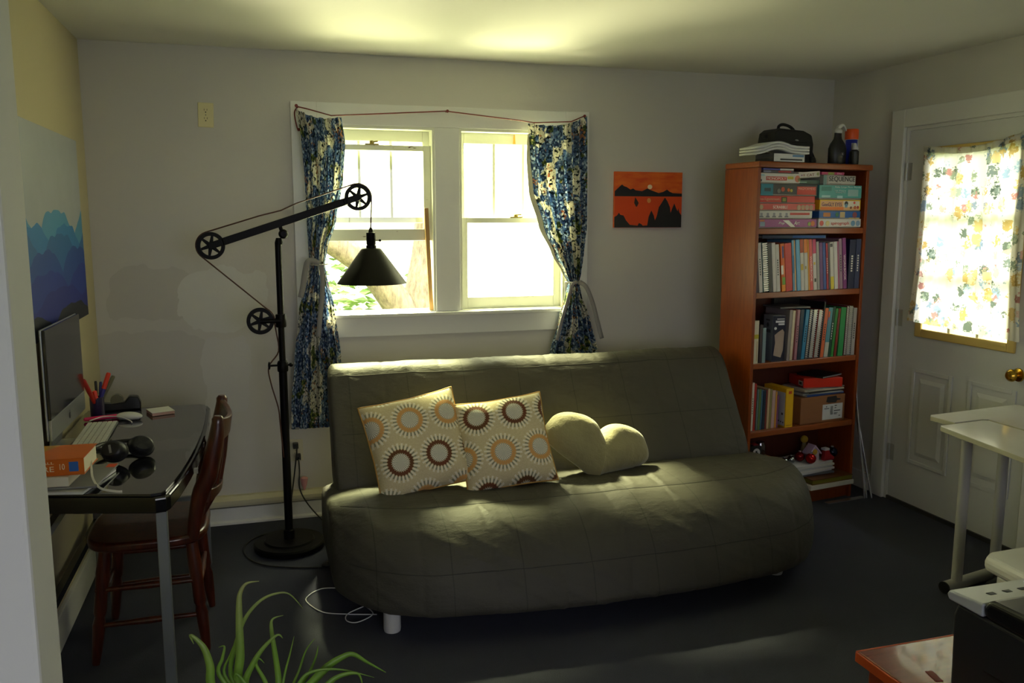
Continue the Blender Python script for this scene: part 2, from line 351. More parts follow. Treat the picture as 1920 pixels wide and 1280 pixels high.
obj('branch',br([(.02,.02,.75),(-.25,-.1,1.2),(-.55,-.2,1.55),(-1.0,-.3,1.85),(-1.6,-.4,2.3)],(.17,.09)),M_bark,tree,smooth=True)
obj('branch',br([(.12,.05,.9),(.45,.2,1.5),(.75,.3,2.3),(.95,.3,3.2)],(.16,.08)),M_bark,tree,smooth=True)
def leaves(mb,c,rad,n,s=.06):
    for _ in range(n):
        d=Vector((random.gauss(0,1),random.gauss(0,1),random.gauss(0,1))); p=Vector(c)+d.normalized()*rad*random.random()**.4
        M=Matrix.Translation(p)@Matrix.Rotation(random.random()*6.3,4,'Z')@Matrix.Rotation(random.random()*3,4,'X'); k=s*random.uniform(.6,1.4)
        mb.add([(-k,0,0),(-k*.3,k*.38,.1*k),(k,0,0),(-k*.3,-k*.38,.1*k)],[(0,1,2,3)],0,M)
    return mb
mb=MB()
for c,r_,n in (((-1.2,-.2,1.0),.7,260),((-1.6,0,2.2),.9,250),((.9,.3,2.9),1.3,260),((0,.2,3.6),1.5,320),((1.3,0,1.4),.7,200)): leaves(mb,c,r_,n)
obj('leaves',mb,M_leaf,tree)
for i,(x,y,r_) in enumerate(((-1.8,10.5,1.1),(.4,11.5,1.2),(2.8,11,1.1))):
    b=thing('bush',['light green bush on the lawn, left of the tree outside','light green bush behind the tree outside the window','light green bush on the lawn, right of the tree outside'][i],'bush',(x,y,-.4),group='bushes outside')
    obj('foliage',leaves(MB(),(0,0,.8),r_,900,.09),mat('67823a',.6),b)
    obj('stem',MB().tube([(0,0,0),(.05,0,.8)],.03).tube([(0,0,0),(-.25,.1,.9)],.02),M_bark,b)

# ------------------------------------------------------------ curtains
def floral(name,transl,white,dense):
    t=NT(name); uv=t.uv()
    wv=t.n('ShaderNodeTexNoise',{'Vector':uv,'Scale':3.2,'Detail':3}); 
    big=t.noise(uv,5.5 if not white else 4,3,.6); big2=t.noise(t.n('ShaderNodeMapping',{0:uv,'Location':(5,3,1)}).outputs[0],7,3,.6); big3=t.noise(t.n('ShaderNodeMapping',{0:uv,'Location':(9,7,1)}).outputs[0],8,2)
    vo=t.n('ShaderNodeTexVoronoi',{'Vector':uv,'Scale':dense}); cell=vo.outputs['Color']; d=vo.outputs['Distance']
    sp=t.n('ShaderNodeSeparateColor',{0:cell}).outputs[0]
    if not white:
        blue=t.ramp(sp,[(0,'46577a'),(.3,'667fa3'),(.6,'93a8c0'),(.82,'cdd8e6')],'CONSTANT')
        green=t.ramp(sp,[(0,'44563a'),(.4,'74824a'),(.75,'a0a968'),(.9,'d3c684')],'CONSTANT')
        base=t.ramp(sp,[(0,'e6e3d8'),(.74,'c9c8b8'),(.95,'4a4d44')],'CONSTANT')
        c=t.mix(t.math('GREATER_THAN',big,.46),base,blue)
        c=t.mix(t.math('GREATER_THAN',big2,.60),c,green)
        c=t.mix(t.math('GREATER_THAN',t.math('MULTIPLY',big3,t.math('ADD',sp,.5)),.82),c,lin('b98a6a'))
        c=t.mix(t.math('GREATER_THAN',d,.70),c,lin('2c3840'))
    else:
        c=lin('f1efea')
        def flower(c,loc,sc_,thr,cols,prob):
            v=t.n('ShaderNodeTexVoronoi',{'Vector':t.n('ShaderNodeMapping',{0:uv,'Location':loc}).outputs[0],'Scale':sc_})
            nd=t.math('ADD',v.outputs['Distance'],t.math('MULTIPLY',t.math('SUBTRACT',t.noise(uv,60,4,.7),.5),1.1))
            ok=t.math('MULTIPLY',t.math('LESS_THAN',nd,thr),t.math('GREATER_THAN',t.n('ShaderNodeSeparateColor',{0:v.outputs['Color']}).outputs[1],prob))
            col=t.ramp(t.math('ADD',t.math('MULTIPLY',t.noise(uv,60,2),.6),t.math('MULTIPLY',t.n('ShaderNodeSeparateColor',{0:v.outputs['Color']}).outputs[0],.6)),cols,'CONSTANT')
            return t.mix(ok,c,col)
        c=flower(c,(0,0,0),13,.36,[(0,'6b766c'),(.5,'8f9c8c'),(.75,'b3bcae')],.35)
        c=flower(c,(3,1,0),12,.36,[(0,'8b9ab0'),(.5,'9fb4d0'),(.8,'c3d0e0')],.45)
        c=flower(c,(7,4,0),15,.30,[(0,'c08a88'),(.5,'dcb4ae'),(.8,'ecd2cc')],.6)
        c=flower(c,(1,8,0),12,.36,[(0,'c9ac70'),(.55,'dfc894'),(.8,'efe2c0')],.5)
        c=flower(c,(5,2,0),7,.20,[(0,'57645c'),(.5,'7f8c88'),(.8,'a8b0aa')],.5)
    if white:
        sh=t.n('ShaderNodeMixShader',{0:transl,1:t.n('ShaderNodeBsdfDiffuse',{0:c}).outputs[0],2:t.n('ShaderNodeBsdfTranslucent',{0:c}).outputs[0]})
    else:
        sh=t.n('ShaderNodeMixShader',{0:transl,1:t.n('ShaderNodeBsdfDiffuse',{0:c}).outputs[0],2:t.n('ShaderNodeBsdfTranslucent',{0:c}).outputs[0]})
    return t.done(sh.outputs[0])
M_cur=floral('blue_floral_cloth',.38,False,90)
M_dcur=floral('pale_floral_cloth',.62,True,40)
M_lining=mat('d8d2b0',.8)
M_rib=mat('8d8b8c',.8)
def keyint(keys,z):
    if z>=keys[0][0]: return keys[0][1:]
    for a,b in zip(keys,keys[1:]):
        if a[0]>=z>=b[0]:
            t=(a[0]-z)/(a[0]-b[0]); t=t*t*(3-2*t)*.5+t*.5; return tuple(a[i]+(b[i]-a[i])*t for i in range(1,len(a)))
    return keys[-1][1:]
def curtain_fn(keys,y,amp,nf,seed,topfn=None,x0=0):
    zt,zb=keys[0][0],keys[-1][0]
    def fn(u,v):
        z=zt+(zb-zt)*v; xl,xr=keyint(keys,z); wdt=xr-xl
        ph=2*PI*nf*u+1.2*math.sin(3*u+seed)+.8*noise.noise(Vector((u*3,v*3,seed)))
        a=amp*(.5+.5*min(1,wdt/.2)); yy=y-a*math.sin(ph)-.3*a*math.sin(2.3*ph+seed)
        xx=xl+wdt*(u+.012*math.cos(ph))
        if topfn: z+=topfn(u)*max(0,1-v*6)
        z+=.006*math.sin(ph)*(v>.97)
        return (xx-x0,yy,z)
    return fn
def ribbon(mb,pts,wd,M=None):
    pts=[Vector(p) for p in smoothpts(pts,5)]
    n=len(pts); vs=[]
    for i,p in enumerate(pts):
        T=(pts[min(i+1,n-1)]-pts[max(i-1,0)]).normalized(); S=T.cross(Vector((0,1,0)))
        S=S.normalized() if S.length>.1 else Vector((1,0,0))
        vs+= [p-S*wd/2,p+S*wd/2]
    return mb.add(vs,[(2*i,2*i+1,2*i+3,2*i+2) for i in range(n-1)])
yC=YB-.085
# left curtain
KL=[(2.055,.205,.425),(1.93,.225,.44),(1.75,.235,.425),(1.55,.238,.385),(1.40,.243,.335),(1.33,.247,.322),(1.27,.235,.33),(1.1,.185,.365),(.85,.155,.39),(.6,.13,.40),(.49,.125,.40)]
c=thing('curtain','blue and white floral curtain tied back at the left of the window, behind the lamp','curtain',(.32,yC,1.3),group='floral window curtains')
def loc_(fn,l): return lambda u,v: tuple(a-b for a,b in zip(fn(u,v),l))
fn=curtain_fn(KL,yC,.020,6,1.3,lambda u:.035*(1-u)**3-.012*math.sin(PI*u))
obj('cloth',MB().grid(loc_(fn,c.location),110,150,uvs=(.62,1.56)),M_cur,c,smooth=2,solid=.0015)
for u in c.children: pass
mb=MB(); ribbon(mb,[(-.075,-.052,.045),(-.03,-.058,.03),(.01,-.058,.022)],.026)
mb2=MB(); L=[(x,z) for x,z in ((-.085,.03),(-.02,.03),(.008,.03))]
tb=obj('tieback',MB().tube([(-.035-.045,-.02,.03),(-.06,-.04,.03),(-.03,-.046,.028),(.0,-.04,.03),(.012,-.01,.03)],.014,8,flat=.25),M_rib,c,smooth=True)
obj('tie_tail',ribbon(MB(),[(-.03,-.05,.03),(-.055,-.055,.05),(-.085,-.058,.045),(-.10,-.056,-.01),(-.112,-.052,-.08),(-.125,-.05,-.13)],.028),M_rib,c,solid=.002,smooth=2)
obj('tie_tail',ribbon(MB(),[(-.02,-.05,.03),(-.015,-.056,-.02),(-.02,-.056,-.12),(-.035,-.055,-.24),(-.045,-.053,-.33)],.024),M_rib,c,solid=.002,smooth=2)
# right curtain
KR=[(2.055,1.395,1.720),(1.9,1.405,1.722),(1.7,1.425,1.725),(1.52,1.48,1.727),(1.37,1.55,1.712),(1.27,1.600,1.700),(1.21,1.628,1.688),(1.15,1.615,1.70),(1.0,1.575,1.755),(.83,1.525,1.80),(.6,1.49,1.83),(.5,1.48,1.84)]
c=thing('curtain','blue and white floral curtain tied back at the right of the window, above the sofa','curtain',(1.66,yC,1.3),group='floral window curtains')
fn=curtain_fn(KR,yC,.022,6,4.1,lambda u:.045*u**3-.012*math.sin(PI*u))
obj('cloth',MB().grid(loc_(fn,c.location),110,150,uvs=(.62,1.56)),M_cur,c,smooth=2,solid=.0015)
def lin_fn(u,v):
    z=2.0-.80*v; xl,xr=keyint(KR,z); return (xl-.022*math.sin(PI*min(1,v*1.05))**.7-.002+.03*u-1.66, .012+.004*math.sin(9*v),z-1.3)
obj('lining',MB().grid(lin_fn,6,50,uvs=True),M_lining,c,smooth=2,solid=.0015)
obj('tieback',MB().tube([(-.04,-.0,-.085),(-.035,-.035,-.088),(0,-.045,-.085),(.03,-.035,-.085),(.035,0,-.083)],.014,8,flat=.25),M_rib,c,smooth=True)
obj('tie_tail',ribbon(MB(),[(.0,-.05,-.085),(-.03,-.056,-.10),(-.06,-.056,-.2),(-.09,-.054,-.3),(-.115,-.052,-.40)],.018),M_rib,c,solid=.002,smooth=2)
obj('tie_tail',ribbon(MB(),[(.01,-.05,-.085),(.05,-.056,-.11),(.09,-.056,-.2),(.12,-.054,-.3),(.15,-.052,-.40)],.024),M_rib,c,solid=.002,smooth=2)
cord=thing('red_string','thin dark red cord strung above the window between nails','string',(.975,yC,2.09))
M_red=mat('6e1f1c',.6)
obj('cord',MB().tube([(-.765,.03,.012),(-.72,.005,.0),(-.60,0,-.030),(-.5,.01,-.022),(-.01,.055,.018),(.38,.01,-.022),(.45,0,-.032),(.66,0,-.02),(.745,.03,.015)],.003,6),M_red,cord,smooth=True)
obj('cord_end',MB().tube(smoothpts([(-.755,.03,.012),(-.775,.02,-.02),(-.765,.02,-.09),(-.758,.02,-.10)],5),.0035,6).ball((-.757,.02,-.10),.008,10),M_red,cord,smooth=True)
for x in (-.765,.745,-.01): obj('nail',MB().tube([(x,.066,.014),(x,.02,.014)],.002,8).lathe([(.008,.018),(.008,.022)],12,(x,0,.014),'y'),M_red,cord,smooth=True)
# door curtain, hangs on the door
dk=[(1.905,-.66,-.012),(1.6,-.655,-.010),(1.3,-.66,0),(1.12,-.67,.015),(1.02,-.68,.032)]
c=thing('door_curtain','sheer pale floral curtain hanging over the window of the door','curtain',(XR-.033,3.70,1.45))
def dfn(u,v):
    z=1.915+(1.02-1.915)*v; a,b=keyint(dk,z)
    y=a+(b-a)*u; z+=(-.028*math.sin(PI*u)+.03*(1-u)**4)*max(0,1-v*3)-(v>.9)*.02*(1-u)*(v-.9)*10
    ph=2*PI*7*u+1.5*noise.noise(Vector((u*4,v*2,3)))
    return (-.006*math.sin(ph)-.004*math.sin(2.1*ph),y,z-1.45)
obj('cloth',MB().grid(dfn,120,60,uvs=(.75,.9)),M_dcur,c,smooth=2)
def hfn(u,v): 
    x,y,z=dfn(u,0); return (x-.004+.004*math.sin(60*u),y,z+.012-.03*v)
obj('gathered_header',MB().grid(hfn,120,4,uvs=(.75,.03)),M_dcur,c,smooth=2,solid=.004)

# ------------------------------------------------------------ sofa
def sofa_mat():
    t=NT('olive_grey_cover'); ob=t.obj(); sp=t.n('ShaderNodeSeparateXYZ',{0:ob})
    wob=t.math('MULTIPLY',t.noise(ob,6,2),.012)
    fx=t.math('ABSOLUTE',t.math('SUBTRACT',t.math('FRACT',t.math('DIVIDE',t.math('ADD',sp.outputs[0],wob),.268)),.5))
    thread=t.math('LESS_THAN',fx,.0085)
    c=t.mix(t.noise(ob,5,4),lin('424038'),lin('4c4a41')); c=t.mix(t.math('MULTIPLY',thread,.65),c,lin('33332b'))
    n=t.bump(t.math('ADD',t.noise(t.n('ShaderNodeMapping',{0:ob,'Scale':(1,1.8,1.8)}).outputs[0],9,5,.6),t.math('MULTIPLY',t.noise(ob,500,2),.04)),.35,.02)
    return t.done(t.pr(Base_Color=c,Roughness=.6,Specular_IOR_Level=.3,Normal=n))
M_sofa=sofa_mat(); M_seam=mat('2f2f28',.8)
SX=.30; sofa=thing('sofa','long armless sofa bed with a quilted olive grey cover below the window','sofa',(1.32,3.45,0))
def catloop(P,n):
    P=[Vector((0,a,b)) for a,b in P]; out=[]; m=len(P)
    for i in range(m):
        a,b,c_,d=P[i-1],P[i],P[(i+1)%m],P[(i+2)%m]
        k=max(2,int((c_-b).length/.011))
        for j in range(k):
            q=j/k; out.append(.5*((2*b)+(c_-a)*q+(2*a-5*b+4*c_-d)*q*q+(3*b-a-3*c_+d)*q**3))
    return out
def slab(P,xl,xr,stitch,cen,bow,wr,seed,px=4.0,endr=.09,flare=0):
    prof=catloop(P,0); n=len(prof); N=300; mb=MB(); C=Vector((0,)+cen)
    lens=[0]
    for i in range(n-1): lens.append(lens[-1]+(prof[i+1]-prof[i]).length)
    for k in range(N+1):
        s=k/N; 
        # denser slices near the ends
        s=.5-.5*math.cos(PI*s) if False else s
        x=xl+(xr-xl)*s; d=min(x-xl,xr-x); e=1 if d>=endr else (1-(1-d/endr)**2.6)**(1/2.6)
        sc_=.80+.20*e if d>1e-9 else .0
        for i,p in enumerate(prof):
            r=(p-C)*(sc_ if k not in (0,N) else .78)
            q=C+r
            dirn=r.normalized()
            st=0
            g=(x/.268+.5)%1-.5; g=g*.268; st+=math.exp(-(g/.010)**2)
            for sl in stitch:
                dd=(Vector((0,)+sl)-p).length; st=max(st,math.exp(-(dd/.010)**2))
            nz=noise.noise(Vector((x*2.3,q.y*4,q.z*4+seed)))*.9+.5*noise.noise(Vector((x*6+2*q.y,q.y*8,q.z*8+seed)))
            rd=noise.noise(Vector((x*5+q.z*9+seed,q.y*3,q.z*2))); fold=(1-abs(rd))**8
            q=q+dirn*(wr*nz-.0025*st*e+wr*.7*fold)
            bx=math.sin(PI*s); low=max(0,min(1,(.46-p.z)/.34)) if bow else 0
            fr=max(0,min(1,(3.5-p.y)/.4))
            cor=.21*max(0,1-d/.42)**2.2*fr if bow else 0
            q=q+Vector((0,-bow*(bx**.9)*fr*(.15+.85*low)+cor,0))
            mb.v.append((x+q.x-1.32,q.y-3.45,q.z))
    mb.f=[(k*n+i,k*n+(i+1)%n,(k+1)*n+(i+1)%n,(k+1)*n+i) for k in range(N) for i in range(n)]
    mb.f+=[tuple(range(n-1,-1,-1)),tuple(N*n+i for i in range(n))]; mb.mi=[0]*len(mb.f)
    sm=MB()
    for sl in stitch:
        j=min(range(n),key=lambda i:(Vector((0,)+sl)-prof[i]).length); sm.tube([Vector(mb.v[k*n+j]) for k in range(6,N-5,2)],.0016,6)
    return mb,sm
seatP=[(3.90,.125),(3.90,.34),(3.74,.385),(3.60,.405),(3.45,.425),(3.28,.432),(3.15,.420),(3.06,.385),(3.00,.31),(2.975,.21),(2.985,.108),(3.05,.104),(3.45,.108)]
_s,_m=slab(seatP,.232,2.40,[(3.20,.428),(2.985,.25)],(3.4,.26),.13,.008,3.0,endr=.20,flare=0); seat=obj('seat_cushion',_s,M_sofa,sofa,smooth=2); obj('seam',_m,M_seam,seat)
backP=[(3.66,.30),(3.615,.40),(3.70,.55),(3.80,.70),(3.875,.82),(3.92,.868),(3.975,.885),(4.02,.872),(4.035,.83),(3.99,.72),(3.90,.52),(3.83,.33)]
_s,_m=slab(backP,.285,2.315,[(3.895,.845),(3.74,.605)],(3.84,.62),0,.006,8.0,endr=.05); back=obj('backrest',_s,M_sofa,sofa,smooth=2); obj('seam',_m,M_seam,back)
M_legw=mat('b9b9b9',.45)
for x,y in ((.435,3.07),(2.145,3.12),(.435,3.78),(2.145,3.78)): obj('leg',MB().lathe([(.031,.001),(.033,.012),(.033,.135)],28,(x-1.32,y-3.45,0)),M_legw,sofa,smooth=True)
# ------------------------------------------------------------ cushions
def ring_mat(oz,pa,ox_):
    t=NT('sunburst_tapestry'); ob=t.obj(); sp=t.n('ShaderNodeSeparateXYZ',{0:ob})
    S=.166; u=t.math('DIVIDE',t.math('ADD',sp.outputs[0],ox_),S); v=t.math('DIVIDE',t.math('ADD',sp.outputs[2],oz),S)
    row=t.math('FLOOR',v); par=t.math('MODULO',t.math('ADD',row,20+pa),2)
    us=t.math('ADD',u,t.math('MULTIPLY',par,.5))
    fx=t.math('SUBTRACT',t.math('FRACT',us),.5); fy=t.math('SUBTRACT',t.math('FRACT',v),.5)
    r=t.math('SQRT',t.math('ADD',t.math('MULTIPLY',fx,fx),t.math('MULTIPLY',fy,fy)))
    ang=t.math('ARCTAN2',fy,fx); nz=t.math('MULTIPLY',t.math('SUBTRACT',t.noise(ob,90,2),.5),.05)
    sp1=t.math('MULTIPLY',t.math('ADD',t.math('SINE',t.math('MULTIPLY',ang,26)),t.math('MULTIPLY',nz,12)),.5)
    r2=t.math('ADD',r,t.math('MULTIPLY',sp1,.03))
    base=t.mix(t.noise(ob,160,3,.7),lin('c4b386'),lin('e6dab0'))
    ray=t.math('MULTIPLY',t.math('GREATER_THAN',sp1,.1),t.math('MULTIPLY',t.math('GREATER_THAN',r,.34),t.math('LESS_THAN',r2,.50)))
    c=t.mix(ray,base,lin('efe8d2'))
    gre=t.math('MULTIPLY',t.math('LESS_THAN',sp1,-.22),t.math('MULTIPLY',t.math('GREATER_THAN',r,.33),t.math('LESS_THAN',r,.43)))
    c=t.mix(gre,c,lin('8f9078'))
    ring=t.math('MULTIPLY',t.math('GREATER_THAN',r2,.225),t.math('LESS_THAN',r2,.325))
    rc=t.mix(par,t.mix(t.noise(ob,14,1),lin('7a3a22'),lin('5d4620')),lin('d9a25e'))
    c=t.mix(ring,c,rc)
    inn=t.math('LESS_THAN',r2,.215); c=t.mix(inn,c,t.mix(t.math('GREATER_THAN',sp1,.0),lin('a3a696'),lin('ece6d2')))
    return t.done(t.pr(Base_Color=c,Roughness=.85,Normal=t.bump(t.noise(ob,260,3),.5,.004)))
M_rings=[ring_mat(-.055,0,.02),ring_mat(-.062,1,.03)]; M_pipe=mat('b98f45',.7)
def cushion(name_label,loc,rot,s,th,seed,off):
    c=thing('throw_pillow',name_label,'cushion',loc,rot=rot,group='sunburst patterned cushions')
    def P(u,v,side):
        x=(u-.5)*s; z=(v-.5)*s; a=2*u-1; b=2*v-1
        pin=1-.055*(a*a*(1-b*b)*0+ (1-a*a)*b*b*0); 
        k=1-.05*(1-abs(b)**2)*abs(a)**3; k2=1-.05*(1-abs(a)**2)*abs(b)**3
        t_=((1-abs(a)**3.2)*(1-abs(b)**3.2))**.55 if abs(a)<1 and abs(b)<1 else 0
        t_*=1+.10*noise.noise(Vector((u*4,v*4,seed)))
        wob=.010*noise.noise(Vector((a*2,b*2,seed+5)))
        return (x*k+off*0, side*(th/2*t_+.002)+wob, z*k2+s/2)
    mb=MB().grid(lambda u,v:P(u,v,-1),44,44); mb.grid(lambda u,v:P(u,v,1),44,44)
    body=obj('pillow_body',mb,M_rings[int(off>0)],c,smooth=2)
    edge=[]
    for k in range(0,44): edge.append(P(k/44,0,0))
    for k in range(0,44): edge.append(P(1,k/44,0))
    for k in range(0,44): edge.append(P(1-k/44,1,0))
    for k in range(0,45): edge.append(P(0,1-k/44,0))
    obj('piping',MB().tube(edge,.0045,6,cap=False),M_pipe,c,smooth=2); return c
cushion('square sunburst patterned cushion, the left one, partly behind the other','' or (.655,3.405,.425),(R(-26),R(-9),R(4)),.415,.15,1.0,0)
cushion('square sunburst patterned cushion in front, beside the heart shaped one','' or (1.005,3.355,.425),(R(-27),R(-6),R(-3)),.395,.15,6.0,.3)
h=thing('heart_pillow','plush olive green heart shaped pillow leaning on the sofa back','cushion',(1.40,3.43,.375),rot=(R(-24),R(17),R(2)))
hp=[]
for i in range(96):
    t_=2*PI*i/96; x=16*math.sin(t_)**3; y=13*math.cos(t_)-5*math.cos(2*t_)-2*math.cos(3*t_)-math.cos(4*t_); hp.append((x/16*.255*(1+.85*max(0,(6-y)/23)**1.3*(1-max(0,(6-y)/23)**4)),(y+17)/29*.30+.01))
mb=MB(); cx_,cz_=0,.175; K=14
for side in (-1,1):
    o0=len(mb.v)
    for k in range(K+1):
        f=k/K
        for (x,z) in hp:
            px_,pz_=cx_+(x-cx_)*f,cz_+(z-cz_)*f; dep=(1-f**2.6)**.55*.085
            dep*=1+.18*noise.noise(Vector((px_*9,pz_*9,side)))
            notch=math.exp(-((px_)/.03)**2)*max(0,(pz_-.16)/.13)*.6
            dep*=1-min(.8,max(0,notch)); mb.v.append((px_,side*dep,pz_))
    for k in range(K):
        for i in range(96): mb.f.append((o0+k*96+i,o0+k*96+(i+1)%96,o0+(k+1)*96+(i+1)%96,o0+(k+1)*96+i))
mb.mi=[0]*len(mb.f)
t=NT('plush_green'); ob=t.obj(); M_plush=t.done(t.pr(Base_Color=t.mix(t.noise(ob,12,4),lin('86805a'),lin('a39b6c')),Roughness=.8,Sheen_Weight=.4,Normal=t.bump(t.noise(ob,16,5,.6),.5,.02)))
obj('pillow_body',mb,M_plush,h,smooth=2)
# ------------------------------------------------------------ floor lamp
LY=4.04; M_iron=mat('0a0908',.45,0,.12,name='dark_bronze'); M_cordm=mat('4a2a1a',.6)
L=thing('floor_lamp','tall dark bronze pulley floor lamp with cone shade left of the sofa','lamp',(.09,LY,0)); ox=.09
obj('base',MB().lathe([(.150,.002),(.163,.006),(.165,.028),(.158,.036),(.118,.038),(.112,.046),(.05,.048),(.001,.048)],56,close=False).lathe([(.001,.0021),(.150,.002)],56,close=False),M_iron,L,smooth=True)
obj('pole',MB().lathe([(.026,.046),(.026,.09),(.019,.094),(.019,.86),(.019,.861),(.0145,.862),(.0145,1.45)],24).lathe([(.023,.855),(.025,.86),(.025,.895),(.02,.905)],24),M_iron,L,smooth=True)
obj('clamp_screw',MB().tube([(-.06,-.005,.885),(.035,-.005,.885)],.005).ball((-.06,-.005,.885),.012,14,sx=.5,sz=1.6).ball((.037,-.005,.885),.010,14),M_iron,L,smooth=True)
def wheel(nm,cx,cz,r=.060,y=-.0):
    mb=MB(); prof=[(r-.016,-.011),(r,-.011),(r+.001,-.008),(r-.006,0),(r+.001,.008),(r,.011),(r-.016,.011),(r-.016,-.011)]
    mb.lathe(prof,48,(cx,y,cz),'y',close=False)
    mb.lathe([(.001,-.014),(.013,-.014),(.015,-.008),(.015,.008),(.013,.014),(.001,.014)],24,(cx,y,cz),'y',close=False)
    for k in range(6):
        a=R(20)+k*PI/3; c_,s_=math.cos(a),math.sin(a)
        M=Matrix(((c_,0,-s_,cx),(0,1,0,y),(s_,0,c_,cz),(0,0,0,1)))
        mb.prism([(.01,-.009),(r-.014,-.005),(r-.014,.005),(.01,.009)],-.005,.005,'y',0,M)
    return obj(nm,mb,M_iron,L,smooth=True)
w1=(-.199-ox,1.437); w2=(.455-ox,1.654); w3=(-.001-ox,1.093)
wheel('pulley_wheel',*w1); wheel('pulley_wheel',*w2); wheel('pulley_wheel',*w3)
ang=math.atan2(w2[1]-w1[1],w2[0]-w1[0]); ln=math.hypot(w2[0]-w1[0],w2[1]-w1[1]); M=Matrix.Translation((w1[0],0,w1[1]))@Matrix.Rotation(-ang,4,'Y')
obj('arm',MB().box(.055,ln-.055,-.010,.010,-.017,.017,0,M).box(-.01,.06,-.021,-.0145,-.015,.015,0,M).box(-.01,.06,.0145,.021,-.015,.015,0,M).box(ln-.06,ln+.01,-.021,-.0145,-.015,.015,0,M).box(ln-.06,ln+.01,.0145,.021,-.015,.015,0,M).box(.052,.07,-.021,.021,-.015,.015,0,M).box(ln-.07,ln-.052,-.021,.021,-.015,.015,0,M),M_iron,L,bevel=.002)
jx=.115-ox
obj('knuckle_joint',MB().ball((jx,0,1.488),.022,20).tube([(jx-.003,0,1.488),(jx-.016,0,1.535)],.009,12).lathe([(.013,-.024),(.013,.024)],18,(jx,0,1.488),'y').lathe([(.0155,1.44),(.018,1.452),(.012,1.47)],18,(0.004,0,0)),M_iron,L,smooth=True)
obj('wheel_bracket',MB().tube([(w3[0],-.018,w3[1]),(.0,-.018,w3[1]+.0)],.0095,12).tube([(w3[0],.018,w3[1]),(.0,.018,w3[1])],.0095,12).tube([(w3[0],-.02,w3[1]),(w3[0],.02,w3[1])],.006,12).lathe([(.022,1.062),(.024,1.066),(.024,1.118),(.022,1.122)],20),M_iron,L,smooth=True)
sxx=.511-ox
sh=obj('lamp_shade',MB().lathe([(.001,1.420),(.040,1.420),(.047,1.415),(.158,1.262),(.163,1.256),(.161,1.255),(.155,1.260),(.045,1.410),(.001,1.412)],64,(sxx,0,0),close=False),M_iron,L,smooth=True)
obj('socket',MB().lathe([(.024,1.415),(.024,1.432),(.019,1.434),(.022,1.438),(.022,1.492),(.012,1.494),(.008,1.51),(.003,1.518)],28,(sxx,0,0)),M_iron,L,smooth=True)
obj('switch_key',MB().tube([(sxx+.02,0,1.455),(sxx+.038,0,1.455)],.003).ball((sxx+.042,0,1.455),.0065,12),M_iron,L,smooth=True)
obj('bulb',MB().ball((sxx,0,1.36),.028,20).lathe([(.014,1.38),(.014,1.412)],16,(sxx,0,0)),mat('e9e6dc',.3),L,smooth=True)
n_=Vector((-math.sin(ang),0,math.cos(ang)))*.063
p1=Vector((w1[0],0,w1[1]));p2=Vector((w2[0],0,w2[1]));p3=Vector((w3[0],0,w3[1]))
def arc(c,a0,a1,k=10,r=.063): return [c+Vector((math.cos(a0+(a1-a0)*i/k)*r,0,math.sin(a0+(a1-a0)*i/k)*r)) for i in range(k+1)]
mid=(p1+p2)/2+n_*1.0+Vector((0,0,-.012))
path=[Vector((sxx,0,1.51))]+arc(p2,0,PI/2+ang)+[(p2*.6+p1*.4)+n_*.95,mid,(p2*.35+p1*.65)+n_*.93]+arc(p1,PI/2+ang,R(235))+arc(p3,R(60),R(-10),6)+smoothpts([(w3[0]+.068,0,1.04),(w3[0]+.075,0,.95),(-.062,-.005,.88),(-.055,0,.80),(-.028,-.012,.69),(-.022,-.015,.62),(-.012,-.02,.45)],5)
obj('cable',MB().tube(path,.0032,8),M_cordm,L,smooth=2)
# power cord on the floor, up to the wall outlet
cordp=smoothpts([(.02,.16,.01),(-.06,.20,.006),(-.15,.17,.006),(-.205,.055,.006),(-.195,-.08,.006),(-.12,-.2,.006),(.02,-.27,.006),(.13,-.30,.006)],8)
obj('power_cord',MB().tube(cordp,.0038,8),mat('0d0d0d',.5),L,smooth=2)
obj('foot_switch',MB().ball((.155,-.30,.016),.022,16,sx=1.3,sy=.9,sz=.62),mat('0d0d0d',.35),L,smooth=2)
obj('plug_cord',MB().tube(smoothpts([(.06,.405,.395),(.062,.36,.38),(.045,.36,.25),(.02,.30,.10),(.02,.16,.01)],8),.0038,8),mat('0d0d0d',.5),L,smooth=2)
obj('plug',MB().box(.045,.072,.395,.4315,.375,.402),mat('0d0d0d',.5),L,bevel=.003)
# second cord set going behind the sofa
wc=thing('power_cable','thin black cable running from the wall outlet down to the floor beside the lamp','cable',(.16,4.44,.33))
obj('cable',MB().tube(smoothpts([(0,-.012,0),(.0,-.075,-.05),(.0,-.10,-.15),(.06,-.14,-.25),(.15,-.22,-.322),(.22,-.30,-.324)],8),.0035,8),mat('0d0d0d',.5),wc,smooth=2)
obj('plug',MB().box(-.012,.012,-.012,.0265,-.014,.014),mat('0d0d0d',.5),wc,bevel=.003)
wc=thing('charging_cable','thin white cable looping over the carpet at the left foot of the sofa','cable',(.25,3.3,0))
A=[(.30,3.489),(.206,3.517),(.141,3.456),(.138,3.395),(.19,3.294),(.28,3.248),(.395,3.211)]; B=[(.333,3.347),(.375,3.249),(.373,3.201),(.312,3.159),(.274,3.184),(.284,3.242),(.352,3.29)]
obj('cable',MB().tube(smoothpts([(x-.25,y-3.3,.004) for x,y in A],8),.0022,8).tube(smoothpts([(x-.25,y-3.3,.0075) for x,y in B],8),.0022,8),mat('d6d6d8',.5),wc,smooth=2)
